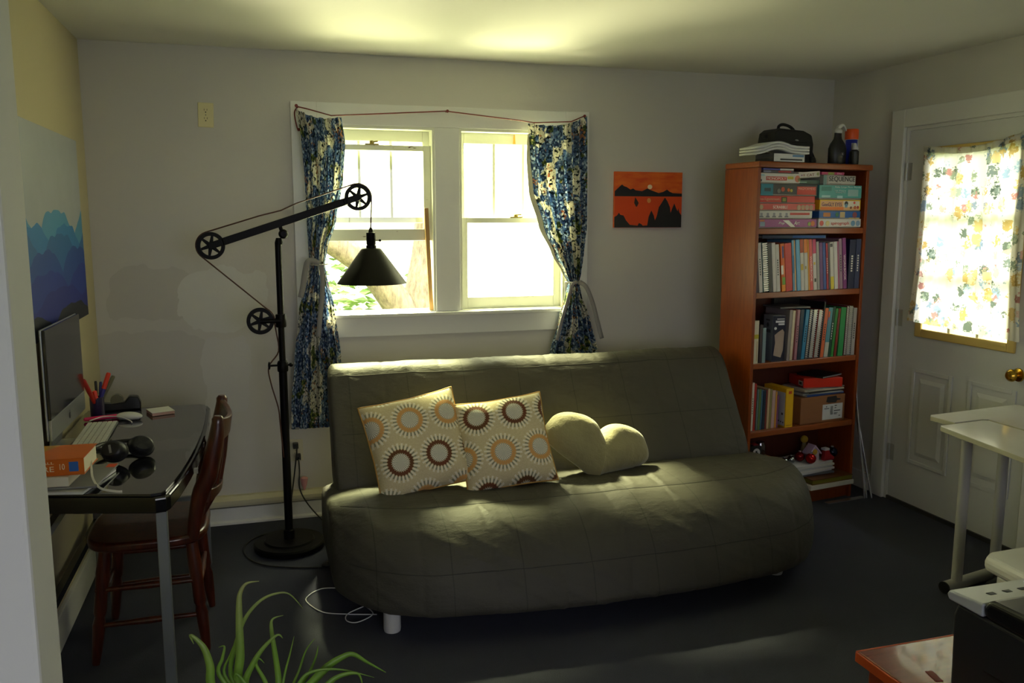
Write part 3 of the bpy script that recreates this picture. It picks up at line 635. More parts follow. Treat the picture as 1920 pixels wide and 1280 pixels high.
# ------------------------------------------------------------ wall fittings
M_ivory=mat('d9cf9d',.4)
def outlet(label,x,z,color,rz=0):
    o=thing('wall_outlet',label,'outlet',(x,YB-.0005,z),rot=(0,rz,0))
    obj('cover_plate',MB().box(-.036,.036,-.006,0,-.058,.058),color,o,bevel=.004)
    for s in (-1,1):
        f=obj('socket',MB().lathe([(.0165,-.0075),(.0165,-.006)],28,(0,0,.020*s),'y'),color,o,smooth=True)
        obj('slots',MB().box(-.0075,-.0055,-.0078,-.0076,.020*s,.020*s+.009).box(.0055,.0075,-.0078,-.0076,.020*s,.020*s+.009).lathe([(.003,-.0078),(.003,-.0076)],12,(0,0,.020*s-.007),'y'),mat('1c1a14',.6),f)
    obj('screw',MB().lathe([(.003,-.007),(.003,-.006)],12,(0,0,0),'y'),mat('8a846a',.4,.5),o)
outlet('ivory double outlet high on the back wall, left of the window','' or -.214,2.052,M_ivory,R(1.5))
outlet('pale double outlet low on the wall behind the lamp pole',.150,.358,mat('c9c3ab',.5))
pk=thing('paper_scrap','small pink paper twist resting on the baseboard behind the lamp','paper',(.185,YB-.03,.148))
obj('paper',MB().lathe([(.004,0),(.014,.03),(.020,.065),(.012,.07)],10,(0,0,0)),mat('d79a9c',.7),pk,smooth=True)

# ------------------------------------------------------------ desk
M_black=mat('0b0b0c',.12,0,.6,name='black_gloss'); 
t=NT('black_glass'); M_glassb=t.done(t.pr(Base_Color=lin('1b1b1d'),Roughness=.04,Specular_IOR_Level=1.0,Coat_Weight=.6,Coat_Roughness=.02))
M_steel=mat('8b9096',.35,.6)
D=thing('desk','black glass topped desk with a curved front edge and grey steel legs','desk',(-.5,3.33,0))
plan=[(-.745,3.99),(-.262,3.99),(-.240,3.975),(-.230,3.93)]+[(-.2305+.014*math.sin(PI*(3.9-y)/1.25)-.052*((3.9-y)/1.2)**2.2,y) for y in [3.9-.1*k for k in range(12)]]+[(-.285,2.70),(-.296,2.676),(-.325,2.668),(-.745,2.785)]
loc2=lambda P:[(x+.5,y-3.33) for x,y in P]
def inset(P,d):
    cx=sum(p[0] for p in P)/len(P); cy=3.33; out=[]
    for x,y in P: out.append((x-(d if x>-.5 else -d), y-(d if y>3.33 else -d)*(1 if abs(y-3.33)>.5 else .0)))
    return out
obj('desk_frame',MB().prism(loc2(plan),.676,.7265,'z'),M_black,D,bevel=.008,seg=3)
obj('glass_top',MB().prism(loc2(inset(plan,.014)),.7268,.7355,'z'),M_glassb,D,bevel=.0015)
for x,y in ((-.315,2.715),(-.715,2.83),(-.272,3.935),(-.715,3.93)): obj('leg',MB().box(x+.5-.016,x+.5+.016,y-3.33-.016,y-3.33+.016,.001,.6755),M_steel,D,bevel=.003)
obj('side_rail',MB().box(-.228,-.204,-.48,.58,.50,.53),M_black,D); obj('side_rail',MB().box(-.228,-.204,-.48,.58,.24,.27),M_black,D)
obj('cross_bar',MB().box(-.2,.21,.59,.61,.30,.33),M_steel,D)
for y in (3.0,3.35,3.7): obj('glass_clip',MB().box(.262,.276,y-3.34,y-3.32,.70,.715),mat('c8c8c8',.2,1),D)
# ------------------------------------------------------------ chair
M_chair=wood('cherry_stained_wood','2c0f06','551f0b',.3,(12,12,1.2),5,.4)
K=thing('desk_chair','reddish brown wooden chair tucked under the desk, its back to the lamp','chair',(-.42,3.30,0),rz=0)
SZ=.445
sp=[]
for i in range(40):
    a=2*PI*i/40; c_,s_=math.cos(a),math.sin(a); sp.append((abs(c_)**.55*(1 if c_>0 else -1)*.205, abs(s_)**.55*(1 if s_>0 else -1)*.215))
obj('seat',MB().prism(sp,SZ-.036,SZ,'z'),M_chair,K,bevel=.012,seg=3,smooth=True)
def turned(mb,p0,p1,prof):
    p0,p1=Vector(p0),Vector(p1); pts=[p0.lerp(p1,t_) for t_,_ in prof]; return mb.tube(pts,[r for _,r in prof],16)
LP=[(0,.013),(.05,.015),(.2,.019),(.35,.022),(.42,.017),(.46,.022),(.6,.021),(.8,.024),(1,.020)]
feet={}
for nm,(fx,fy),(tx,ty) in (('fn',(-.185,-.185),(-.135,-.165)),('ff',(-.175,.175),(-.135,.16))):
    obj('leg',turned(MB(),(fx,fy,.001),(tx,ty,SZ-.037),LP),M_chair,K,smooth=True); feet[nm]=(fx,fy)
for s in (-1,1):
    fy=-.185 if s<0 else .185
    obj('leg',turned(MB(),(.185,fy,.001),(.15,s*.165,SZ-.037),LP),M_chair,K,smooth=True)
for nm,a,b in ((0,(-.172,-.18,.27),(.17,-.18,.27)),(1,(-.180,-.182,.14),(.18,-.182,.14)),(0,(-.165,.172,.27),(.17,.178,.27)),(1,(-.17,.173,.14),(.18,.182,.14)),(0,(-.170,-.17,.21),(-.165,.17,.21)),(0,(.17,-.17,.24),(.17,.17,.24))):
    obj('stretcher',turned(MB(),a,b,[(0,.008),(.3,.010),(.5,.013),(.7,.010),(1,.008)]),M_chair,K,smooth=True)
def post(y): 
    pts=smoothpts([(.155,y,SZ-.02),(.185,y*1.0,SZ+.13),(.222,y*1.02,.66),(.255,y*1.04,.80),(.262,y*1.04,.868)],4)
    n=len(pts); return MB().tube(pts,[.019+.012*math.sin(PI*min(1,i/n*1.15)) if i<n-2 else (.021 if i==n-2 else .013) for i in range(n)],16,flat=1.0)
for y in (-.178,.178): obj('back_post',post(y),M_chair,K,smooth=True)
def crest(u,v,side,z0,z1,xo,th):
    y=-.175+.35*u; bow=.035*math.sin(PI*u); zt=z1-.02*math.sin(PI*u)+.0*u; z=z0+(zt-z0)*v
    return (xo+(z-.6)*.16+bow+side*th,y,z)
def rail(nm,z0,z1,xo,th=.010):
    mb=MB(); N=16; 
    for i in range(N+1):
        u=i/N
        for (sd,v) in ((-1,0),(1,0),(1,1),(-1,1)): mb.v.append(crest(u,v,sd,z0,z1,xo,th))
    mb.f=[(4*i+k,4*i+(k+1)%4,4*i+4+(k+1)%4,4*i+4+k) for i in range(N) for k in range(4)]+[(3,2,1,0),(4*N,4*N+1,4*N+2,4*N+3)]; mb.mi=[0]*len(mb.f)
    return obj(nm,mb,M_chair,K,bevel=.004,smooth=True)
rail('crest_rail',.765,.855,.222); rail('lower_rail',.55,.60,.218)
for y in (-.10,-.035,.035,.10):
    b=.035*math.sin(PI*(y+.175)/.35)
    obj('spindle',turned(MB(),(.150,y,SZ-.01),(.213+b,y,.56),[(0,.009),(.5,.012),(1,.008)]),M_chair,K,smooth=True)
    obj('spindle',turned(MB(),(.219+b,y,.595),(.248+b,y,.77),[(0,.008),(.5,.011),(1,.008)]),M_chair,K,smooth=True)
# ------------------------------------------------------------ things on the desk
DZT=.7365
M_alu=mat('a9aeb2',.3,.8); M_scr=NT('dark_screen'); M_scr=M_scr.done(M_scr.pr(Base_Color=lin('0f0f12'),Roughness=.10,Specular_IOR_Level=.9))
m=thing('computer','slim aluminium all in one desktop computer with a dark screen, facing the room','computer',(-.685,3.365,DZT),rz=R(-1))
obj('screen_bezel',MB().box(-.004,.006,-.262,.262,.152,.455),M_scr,m,bevel=.002)
obj('housing',MB().box(-.012,-.0045,-.264,.264,.080,.457),M_alu,m,bevel=.003)
chin=obj('chin',MB().box(-.004,.006,-.262,.262,.080,.1515),M_alu,m,bevel=.002)
# small fruit emblem on the chin: lobed body with a bite and a leaf
ap=[]
for i in range(40):
    a=2*PI*i/40; r=.0125*(1-.10*math.cos(2*a)*0+.10*abs(math.sin(a))**.5*0); x=r*math.cos(a)*(.92+.08*math.sin(a)); z=r*math.sin(a)-(.0022*math.exp(-(x/.004)**2) if math.sin(a)>0 else -.0015*math.exp(-(x/.004)**2))
    d=math.hypot(x-.0145,z-.002)
    if d<.0065: x,z=.0145+(x-.0145)*.0065/d,.002+(z-.002)*.0065/d
    ap.append((x,z+.113))
obj('emblem',MB().prism(ap,.0061,.0066,'x').prism([(.0,.1262),(.003,.1275),(.0055,.1315),(.002,.1305)],.0061,.0066,'x'),mat('101012',.3),m)
obj('stand',MB().prism([(-.012,.20),(-.018,.20),(-.052,.008),(-.046,.006)],-.085,.085,'y'),M_alu,m)
obj('foot',MB().box(-.055,.003,-.085,.085,.0005,.006),M_alu,m,bevel=.002)
kb=thing('keyboard','thin silver keyboard with white keys in front of the computer','keyboard',(-.622,3.47,DZT),rz=R(1))
obj('key_deck',MB().box(-.057,.057,-.215,.215,.0005,.009),mat('85878a',.4,.3),kb,bevel=.003)
M_key=mat('d2d3d3',.5); kmesh=None
for r in range(6):
    for k in range(16):
        if kmesh is None:
            ko=obj('key',MB().box(-.0078,.0078,-.0118,.0118,.0092,.0118),M_key,kb,bevel=.001); kmesh=ko
        else:
            ko=kmesh.copy(); COL.objects.link(ko); ko.parent=kb
        ko.location=(.046-r*.0184,-.2+k*.02665,0)
mo=thing('computer_mouse','white rounded mouse on the desk beside a pink pen','mouse',(-.535,3.745,DZT),rz=R(65))
obj('mouse_shell',MB().ball((0,0,.0145),1,32,sx=.031,sy=.056,sz=.0165,M=None),mat('e4e4e2',.2),mo,smooth=2)
tag(obj('pink_marker',MB().lathe([(.003,-.07),(.008,-.066),(.009,-.04),(.009,.055),(.006,.062),(.001,.068)],16,(0,0,.0095),'x'),mat('e0256a',.35),smooth=True,loc=(-.640,3.765,DZT)),'bright pink marker pen lying left of the white mouse','pen').rotation_euler=(0,0,R(15))
nt_=thing('notepad','small white notepad with patterned edges at the far end of the desk','notepad',(-.425,3.835,DZT),rz=R(20))
obj('pages',MB().box(-.045,.045,-.05,.05,.001,.013),mat('c99f92',.8),nt_); obj('cover',MB().box(-.046,.046,-.051,.051,.0131,.0145),mat('d8d8d6',.5),nt_)
tp=thing('tape_dispenser','dark plastic tape dispenser at the back of the desk behind the mouse','dispenser',(-.60,3.955,DZT),rz=R(5))
obj('dispenser_body',MB().prism([(-.08,.0005),(.085,.0005),(.085,.03),(.075,.055),(.04,.06),(.02,.035),(-.03,.03),(-.06,.035),(-.08,.02)],-.022,.022,'y'),mat('141414',.3),tp,bevel=.005)
obj('tape_roll',MB().lathe([(.012,-.011),(.026,-.011),(.026,.011),(.012,.011)],28,(-.01,0,.043),'y'),mat('6f6c55',.2),tp,smooth=True)
cup=thing('pen_cup','dark purple pen cup beside the computer screen','cup',(-.665,3.815,DZT))
obj('cup_body',MB().lathe([(.001,.001),(.025,.001),(.027,.004),(.028,.088),(.0255,.088),(.0245,.006),(.001,.006)],32,close=False),mat('2b2346',.35),cup,smooth=True)
def pen(label,color,cap,p0,p1,r,name='marker_pen',cat='pen'):
    p0,p1=Vector(p0),Vector(p1); d=(p1-p0); o=thing(name,label,cat,p0+Vector((-.665,3.815,DZT)),rot=d.to_track_quat('Z','Y').to_euler())
    l=d.length; obj('barrel',MB().lathe([(r*.5,0),(r,.01),(r,l*.62)],14),color,o,smooth=True)
    obj('cap',MB().lathe([(r*1.08,l*.62),(r*1.08,l*.97),(r*.8,l)],14),cap,o,smooth=True); return o
M_or=mat('e0391c',.4); M_rd=mat('a8221c',.4)
pen('bright orange red highlighter leaning right in the pen cup',mat('2b2f86',.4),M_or,(-.008,-.008,.014),(.050,.015,.185),.0085)
pen('dark red highlighter leaning left in the pen cup, before the screen',mat('b02a20',.4),M_rd,(.008,.008,.014),(-.032,-.075,.175),.0085)
pen('orange red marker with its cap low in the pen cup',M_or,M_or,(.010,-.010,.012),(-.003,-.024,.118),.008)
pen('black pen upright in the pen cup',mat('131313',.4),mat('131313',.4),(0,.006,.013),(.0,.0,.155),.005)
pen('thin dark blue pen in the pen cup',mat('1d2460',.4),mat('20286a',.4),(.004,.014,.013),(.018,.008,.150),.005)
pen('grey green marker leaning right behind the orange highlighter',mat('5a5a44',.5),mat('6a6a50',.5),(-.006,.006,.025),(.062,.05,.165),.0075)
hp_=thing('headphones','black over ear headphones lying on the glass desk','headphones',(-.455,3.105,DZT),rz=R(-12))
M_hp=mat('141519',.45); M_pad=mat('0c0d10',.7)
def cupo(c,rot,nm):
    M=Matrix.Translation(c)@Matrix.Rotation(rot[0],4,'X')@Matrix.Rotation(rot[1],4,'Y')@Matrix.Diagonal((1,.82,1,1))
    e=obj('ear_cup',MB().lathe([(.001,.026),(.028,.026),(.036,.020),(.041,.008),(.042,-.002)],36,M=M),M_hp,hp_,smooth=True)
    obj('ear_pad',MB().lathe([(.042,-.002),(.046,-.010),(.042,-.020),(.026,-.022),(.022,-.012),(.001,-.012)],36,M=M),M_pad,e,smooth=True)
    if nm: obj('logo_mark',MB().box(-.004,.004,-.018,.018,.0262,.0268,0,M@Matrix.Rotation(R(15),4,'Z')),mat('8f9196',.3,.5),e)
cupo((-.03,-.045,.042),(R(58),R(-8)),True); cupo((.035,.03,.040),(R(50),R(30)),False)
obj('headband',MB().tube(smoothpts([(.035,.055,.035),(.01,.12,.03),(-.05,.15,.028),(-.12,.10,.03),(-.125,.02,.035),(-.085,-.03,.045),(-.06,-.05,.05)],6),[.010]*37,10,flat=.7),M_hp,hp_,smooth=2)
o=obj('lens_cap',MB().lathe([(.001,.0005),(.030,.0005),(.031,.003),(.031,.024),(.026,.030),(.022,.024),(.001,.022)],32,close=False),mat('141416',.4),smooth=True,loc=(-.640,3.185,DZT)); tag(o,'small round black lens cap between the keyboard and the orange book','cap')
# stack: magazine, grey booklet, white box-like book, orange hardback
mg=thing('magazine','white magazine lying open under the books at the near end of the desk','magazine',(-.615,2.875,DZT),rz=R(-14))
obj('pages',MB().box(-.15,.115,-.12,.12,.0005,.008),mat('cfd2d6',.4),mg)
obj('cover',MB().box(-.151,.117,-.121,.121,.0082,.0095),mat('a3a6aa',.35),mg)
mg=thing('booklet','grey booklet with an orange corner under the white book','booklet',(-.61,2.89,DZT+.0105),rz=R(-7))
obj('pages',MB().box(-.14,.125,-.12,.125,.0005,.006),mat('7c7d80',.5),mg); obj('orange_corner',MB().box(.095,.124,.085,.123,.0061,.0066),mat('d2502c',.5),mg)
def hardback(name,label,loc,rz,wx,wy,h,cov,pages,spine_side='-y'):
    b=thing(name,label,'book',loc,rz=rz); c_=.0022
    mb=MB().box(-wx,wx,-wy,wy,0.0003,c_).box(-wx,wx,-wy,wy,h-c_,h).box(-wx,wx,-wy,-wy+c_,c_,h-c_)
    obj('cover',mb,cov,b,bevel=.0008); obj('pages',MB().box(-wx+.003,wx-.004,-wy+c_+.0002,wy-.004,c_+.0002,h-c_-.0002),pages,b); return b
hardback('book','white book lying directly under the orange hardback on the desk',(-.67,2.85,DZT+.0175),R(-5),.10,.072,.030,mat('d4d0c6',.6),mat('c9c3b3',.8))
t=NT('orange_jacket'); ob=t.obj(); sp_=t.n('ShaderNodeSeparateXYZ',{0:ob}); 
cc=t.mix(t.math('LESS_THAN',sp_.outputs[0],t.math('ADD',-.02,t.math('MULTIPLY',sp_.outputs[1],.4))),lin('c8641c'),lin('b58a2e')); M_oj=t.done(t.pr(Base_Color=cc,Roughness=.3))
ob_=hardback('book','thick orange hardback with a blue square on its spine, topmost on the desk stack',(-.65,2.875,DZT+.0482),R(-3),.122,.088,.052,M_oj,mat('ddd8c4',.8))
obj('blue_square',MB().box(.080,.106,-.0885,-.0881,.012,.042),mat('2a63b8',.4),ob_)
M_wh=mat('e6dcc0',.5)
text('HALL',ob_,.016,-.0885,.041,.046,.007,M_wh); text('URE',ob_,.012,-.0885,.022,.052,.016,M_wh); text('10',ob_,.061,-.0885,.028,.014,.018,M_wh)
obj('ribbon_bookmark',ribbon(MB(),[(.118,.02,.012),(.128,-.03,.004),(.140,-.07,-.02),(.168,-.11,-.040),(.215,-.135,-.0455),(.235,-.14,-.0460)],.007),mat('e0dfd6',.6),ob_,solid=.0008)
wc=thing('white_cable','thin white cable arching over the keyboard toward the pen cup','cable',(-.6,3.72,DZT))
obj('cable',MB().tube(smoothpts([(-.075,-.03,.016),(-.03,.015,.020),(.03,.01,.016),(.075,-.03,.006),(.085,-.06,.004)],6),.0022,8),mat('e6e6e6',.4),wc,smooth=2)
# ------------------------------------------------------------ paintings
def canvas(name,label,cat): pass
pl=thing('canvas_painting','tall canvas of layered blue mountains under a grey sky, on the beige wall','painting',(XL+.001,3.70,1.135))
y0,y1,H_=-.50,.457,.755
obj('canvas',MB().box(0,.022,y0,y1,0,H_),mat('adb2be',.6),pl,bevel=.002)
random.seed(3)
def ridge(base,amp,fr,seed,y0,y1,n=70):
    out=[]
    for i in range(n+1):
        y=y0+(y1-y0)*i/n; s=0;a=1
        for k in range(4):
            q_=((y*fr*.62*(1.9**k)+seed*1.37*(k+1))%1)-.5; s+=a*(1-(2*abs(q_))**1.25)*.9; a*=.36
        out.append((y,base+amp*(s-.75)))
    return out
for i,(bz,am,fr,sd,col) in enumerate(((.42,.12,2.6,1.15,'4f93c4'),(.37,.10,3.1,2.4,'2f7cc0'),(.335,.10,2.7,3.3,'2a68ad'),(.28,.09,2.9,5.1,'1b48a0'),(.205,.08,2.3,7.2,'16349a'),(.14,.07,2.0,9.9,'12248a'),(.065,.06,2.4,4.6,'101528'))):
    rd=ridge(bz,am,fr,sd,y0+.001,y1-.001); poly=[(y1-.001,.001),(y0+.001,.001)]+rd
    x_=.0222+i*.0003; mb=MB(); n=len(rd)
    for k in range(n-1): mb.add([(x_,rd[k][0],.001),(x_,rd[k+1][0],.001),(x_,rd[k+1][0],rd[k+1][1]),(x_,rd[k][0],rd[k][1])],[(0,1,2,3)])
    obj('painted_ridge',mb,mat(col,.6),pl)
op=thing('canvas_painting','small orange sunset canvas with a dark sailboat and trees, right of the window','painting',(1.922,YB-.001,1.507))
W_,H_=.417,.310
t=NT('orange_paint'); ob=t.obj(); f=t.noise(t.n('ShaderNodeMapping',{0:ob,'Scale':(4,1,14)}).outputs[0],2.5,4); M_ora=t.done(t.pr(Base_Color=t.ramp(f,[(.3,'d8480f'),(.7,'ea7320')]),Roughness=.55))
cv=obj('canvas',MB().box(0,W_,-.018,0,0,H_),M_ora,op,bevel=.001)
def pp(nm,pts,col,lay): 
    P=[((x-258)/1052*W_,(1075-y)/890*H_) for x,y in pts]; P=[(min(W_-.0008,max(.0008,a)),min(H_-.0008,max(.0008,b))) for a,b in P]
    return obj(nm,MB().prism(P,-.0182-lay*.0002,-.01805,'y'),mat(col,.6),op)
pp('painted_water',[(258,575),(1310,575),(1310,1075),(258,1075)],'dd4a0f',0)
pp('painted_mountains',[(258,575),(258,495),(300,455),(345,410),(370,390),(400,415),(440,428),(500,468),(540,450),(580,478),(680,492),(720,470),(760,448),(830,480),(940,520),(1010,500),(1070,462),(1110,495),(1160,518),(1310,525),(1310,575)],'17181a',1)
circ=lambda cx,cy,r,rz_=1:[(cx+r*math.cos(2*PI*i/24),cy-r*rz_*math.sin(2*PI*i/24)) for i in range(24)]
pp('painted_sun',circ(800,422,36),'f3e0c0',2); pp('painted_reflection',circ(790,640,30,1.3),'e9a05a',1)
pp('painted_sailboat',[(575,585),(632,680),(605,740),(590,740),(560,680)],'3a2a22',1)
pp('painted_trees',[(258,1075),(258,905),(300,880),(330,835),(350,870),(400,880),(440,960),(500,1030),(620,1045),(640,1000),(680,1020),(700,1045),(770,1040),(790,900),(830,800),(870,880),(890,960),(920,880),(945,750),(1000,660),(1040,590),(1080,650),(1120,740),(1135,840),(1160,760),(1190,685),(1225,770),(1245,810),(1255,760),(1275,830),(1310,880),(1310,1075)],'20201f',2)
# ------------------------------------------------------------ plant
pt=thing('potted_plant','green grassy potted plant with long arching leaves at the bottom edge','plant',(0,1.6,0))
obj('planter',MB().lathe([(.001,.001),(.075,.001),(.085,.01),(.115,.56),(.122,.575),(.118,.59),(.105,.585),(.100,.56),(.001,.555)],40,close=False),mat('6f5a4a',.7),pt,smooth=True)
obj('soil',MB().lathe([(.001,.562),(.101,.562)],32,close=False),mat('2a211a',.95),pt)
t=NT('leaf_green'); uvn=t.obj(); sp_=t.n('ShaderNodeSeparateXYZ',{0:uvn}); zc=t.n('ShaderNodeMapRange',{0:sp_.outputs[2],1:.72,2:.88}).outputs[0]
cl=t.mix(t.noise(uvn,20,3),lin('5a8a2c'),lin('93b54a')); cl=t.mix(zc,cl,lin('a3a868'))
sh_=t.n('ShaderNodeMixShader',{0:.35,1:t.pr(Base_Color=cl,Roughness=.4),2:t.n('ShaderNodeBsdfTranslucent',{0:cl}).outputs[0]}); M_pl=t.done(sh_.outputs[0])
LV=[([(-0.113,.688),(-0.116,.732),(-0.124,.765),(-0.135,.783),(-0.148,.795),(-0.143,.776)],.011,-.02),
([(-0.068,.681),(-0.063,.734),(-0.062,.788),(-0.061,.83),(-0.058,.856),(-0.046,.873),(-0.023,.874)],.0115,.0),
([(-0.083,.683),(-0.067,.756),(-0.049,.797),(-0.021,.825),(0.009,.834),(0.033,.828),(0.057,.795)],.006,.03),
([(-0.056,.679),(-0.04,.72),(-0.019,.749),(0.006,.769),(0.016,.76)],.009,-.01),
([(0.005,.669),(0,.725),(-0.004,.769),(-0.001,.788),(0.019,.792)],.008,.02),
([(-0.104,.687),(-0.097,.718),(-0.092,.741),(-0.103,.74)],.006,.03),
([(0.017,.667),(0.029,.709),(0.038,.743)],.004,.03),
([(0.037,.663),(0.058,.688),(0.094,.691),(0.135,.681),(0.187,.657)],.006,-.02),
([(0.067,.659),(0.099,.687),(0.125,.7),(0.148,.703),(0.177,.68),(0.213,.652)],.012,.0),
([(0.081,.656),(0.109,.676),(0.135,.681),(0.156,.675),(0.163,.648)],.009,-.03),
([(0.065,.659),(0.079,.69),(0.084,.711)],.005,.04),
([(-0.046,.677),(-0.069,.714),(-0.074,.701)],.007,-.03),
([(-.02,.665),(-.035,.70),(-.03,.712),(-.02,.70)],.006,.02),([(0.045,.66),(.06,.70),(.078,.722)],.004,.05),([(-.095,.68),(-.082,.72),(-.072,.745)],.005,.04)]
for k,(P,wd,dy) in enumerate(LV):
    x0,z0=P[0]; pts=smoothpts([(x0*.12+.01,.0+dy*.2,.56),(x0*.6,dy*.5,.63)]+[(x,dy+(.002*i),z) for i,(x,z) in enumerate(P)],5); n=len(pts); mb=MB(); ax=Vector((1,.25*math.sin(k),0)).normalized()
    for i,p in enumerate(pts):
        T=(pts[min(i+1,n-1)]-pts[max(i-1,0)]).normalized(); S=Vector((T.z,0,-T.x)) if abs(T.z)+abs(T.x)>.1 else Vector((1,0,0)); S.normalize(); N=S.cross(T)
        s=i/(n-1); w_=.72*wd*(min(1,.55+s*1.5))*max(.06,(1-s)**.75 if s>.35 else (1-.35)**.75/(1-.35)**.75*1.0*(.65**.75+ (1-.65**.75)*(1-s/.35)*.3))/.72
        mb.v+=[tuple(p-S*w_),tuple(p+N*w_*.35),tuple(p+S*w_)]
    for i in range(n-1):
        for j in (0,1): mb.f.append((3*i+j,3*i+j+1,3*i+j+4,3*i+j+3))
    mb.mi=[0]*len(mb.f); obj('leaf',mb,M_pl,pt,smooth=2,solid=.0006)
# ------------------------------------------------------------ right side: table, cabinet, printer
M_white=mat('dcdbd8',.14,0,.6); M_edge=mat('b9b59c',.6); M_grey=mat('a9a8a2',.45)
T=thing('folding_table','pale grey topped table with grey tube legs in front of the door','table',(2.9,2.5,0))
def top(P): 
    P=[(x-2.9,y-2.5) for x,y in P]; 
    o=obj('tabletop',MB().prism(P,.700,.7185,'z'),M_edge,T,bevel=.002); obj('laminate',MB().prism(P,.7187,.7202,'z'),M_white,o); return o
top([(2.634,2.742),(2.645,2.757),(2.885,2.783),(2.903,2.77),(2.890,1.95),(2.51,1.90)])
top([(2.735,2.91),(2.75,2.925),(3.27,2.985),(3.285,2.97),(3.285,2.0),(2.912,1.95),(2.925,2.79),(2.90,2.80),(2.742,2.783)])
for x,y in ((2.775,2.745),(3.03,2.80)): 
    l=obj('leg',MB().tube([(x-2.9,y-2.5,.045),(x-2.9,y-2.5,.66)],.0215,24).box(x-2.9-.03,x-2.9+.03,y-2.5-.03,y-2.5+.03,.655,.6995),M_grey,T,smooth=True)
obj('mounting_plate',MB().prism([(2.745-2.9,.699),(2.92-2.9,.699),(2.88-2.9,.655),(2.77-2.9,.655)],.20,.22,'y'),M_grey,T,bevel=.004)
obj('foot_bar',MB().tube([(2.705-2.9,2.735-2.5,.0265),(3.2-2.9,2.835-2.5,.0265)],.0245,24),M_grey,T,smooth=True)
obj('end_plug',MB().tube([(2.700-2.9,2.734-2.5,.0265),(2.7049-2.9,2.735-2.5,.0265)],.0249,24),mat('151515',.6),T,smooth=True)
for s in (0,1): obj('leg',MB().tube([(2.88-2.9+s*.3,2.05-2.5,.001),(2.88-2.9+s*.3,2.05-2.5,.6995)],.0215,20),M_grey,T,smooth=True)
bg_=thing('black_bag','crumpled black bag on the carpet under the table','bag',(3.02,2.62,0))
obj('bag_body',MB().grid(lambda u,v:((.17*math.cos(2*PI*u)*(math.sin(PI*(.02+.96*v)))**.6)*(1+.15*math.sin(5*u*2*PI)),(.11*math.sin(2*PI*u)*(math.sin(PI*(.02+.96*v)))**.6)*(1+.12*math.sin(7*u*2*PI)),.002+.12*v*(1-.25*math.sin(3*2*PI*u)*v)),40,14),mat('121212',.7),bg_,smooth=2)
tb=thing('storage_tub','white rounded tub standing behind the printer','tub',(2.52,2.02,0))
obj('tub_body',MB().prism([(x*.86,y*.86) for x,y in ((-.27,-.12),(-.24,.12),(-.20,.15),(.24,.17),(.27,.13),(.27,-.15),(-.24,-.16))],.001,.395,'z'),mat('d8d8d2',.4),tb,bevel=.02)
obj('lid',MB().prism([(-.27,-.12),(-.25,.12),(-.20,.15),(.24,.17),(.27,.13),(.27,-.15),(-.24,-.16)],.396,.45,'z'),mat('e6e6e0',.35),tb,bevel=.02,seg=3)
M_ctop=wood('red_cabinet_top','6b2a20','8b4030',.22,(1,8,8),4,.6); M_cab=wood('orange_cabinet_wood','8a3512','b4491a',.35,(8,1,1),4)
C_=thing('cabinet','low reddish orange wooden cabinet at the bottom right under the printer','cabinet',(1.76,1.40,0))
obj('top_panel',MB().box(-.38,.34,-.30,.25,.476,.499),M_ctop,C_,bevel=.004)
obj('top_edge',MB().box(-.386,-.3803,-.30,.25,.474,.4975).box(-.38,.34,.2503,.256,.474,.4975),mat('c4501a',.4),C_,bevel=.001)
obj('carcass',MB().box(-.36,.32,-.28,.23,.001,.4755),M_cab,C_,bevel=.003)
tag(obj('red_sticker',MB().box(-.009,.009,-.022,.022,0,.0012),mat('7a1f1a',.5),loc=(1.473,1.50,.4995)),'small dark red rectangle lying on the cabinet top beside the printer','sticker').rotation_euler=(0,0,R(-12))
PX=thing('printer','black office printer with a light grey control panel, on the red cabinet','printer',(1.70,1.27,.5))
M_pb=mat('202124',.45); M_pd=mat('0d0d0f',.3)
obj('printer_body',MB().prism([(-.20,.001),(.19,.001),(.195,.17),(.185,.20),(-.20,.20)],-.222,.24,'x'),M_pb,PX,bevel=.008,seg=3)
obj('side_groove',MB().box(-.2232,-.2222,-.16,.10,.080,.084),M_pd,PX)
obj('control_panel',MB().prism([(.11,.2005),(.205,.2005),(.212,.212),(.205,.222),(.11,.232)],-.228,.245,'x'),mat('b9bcc2',.35),PX,bevel=.005,seg=3)
obj('scanner_lid',MB().prism([(-.20,.2008),(.105,.2008),(.112,.225),(.10,.245),(-.20,.255)],-.228,.245,'x'),M_pd,PX,bevel=.012,seg=4)
obj('document_feeder',MB().prism([(-.20,.2555),(.075,.2475),(.07,.262),(-.20,.275)],-.10,.20,'x'),M_pb,PX,bevel=.004)
for k,x in enumerate((-.16,-.115,-.072)): obj('button',MB().box(x-.011,x+.011,.145,.162,.2215,.2285),mat('2c2f3a',.4),PX,bevel=.003)
t=NT('lit_display'); em=t.n('ShaderNodeEmission',{0:(.75,.85,1,1),1:1.2}).outputs[0]; obj('display',MB().prism([(.135,.2295),(.19,.2240),(.19,.2255),(.135,.2310)],-.03,.06,'x'),t.done(em),PX)

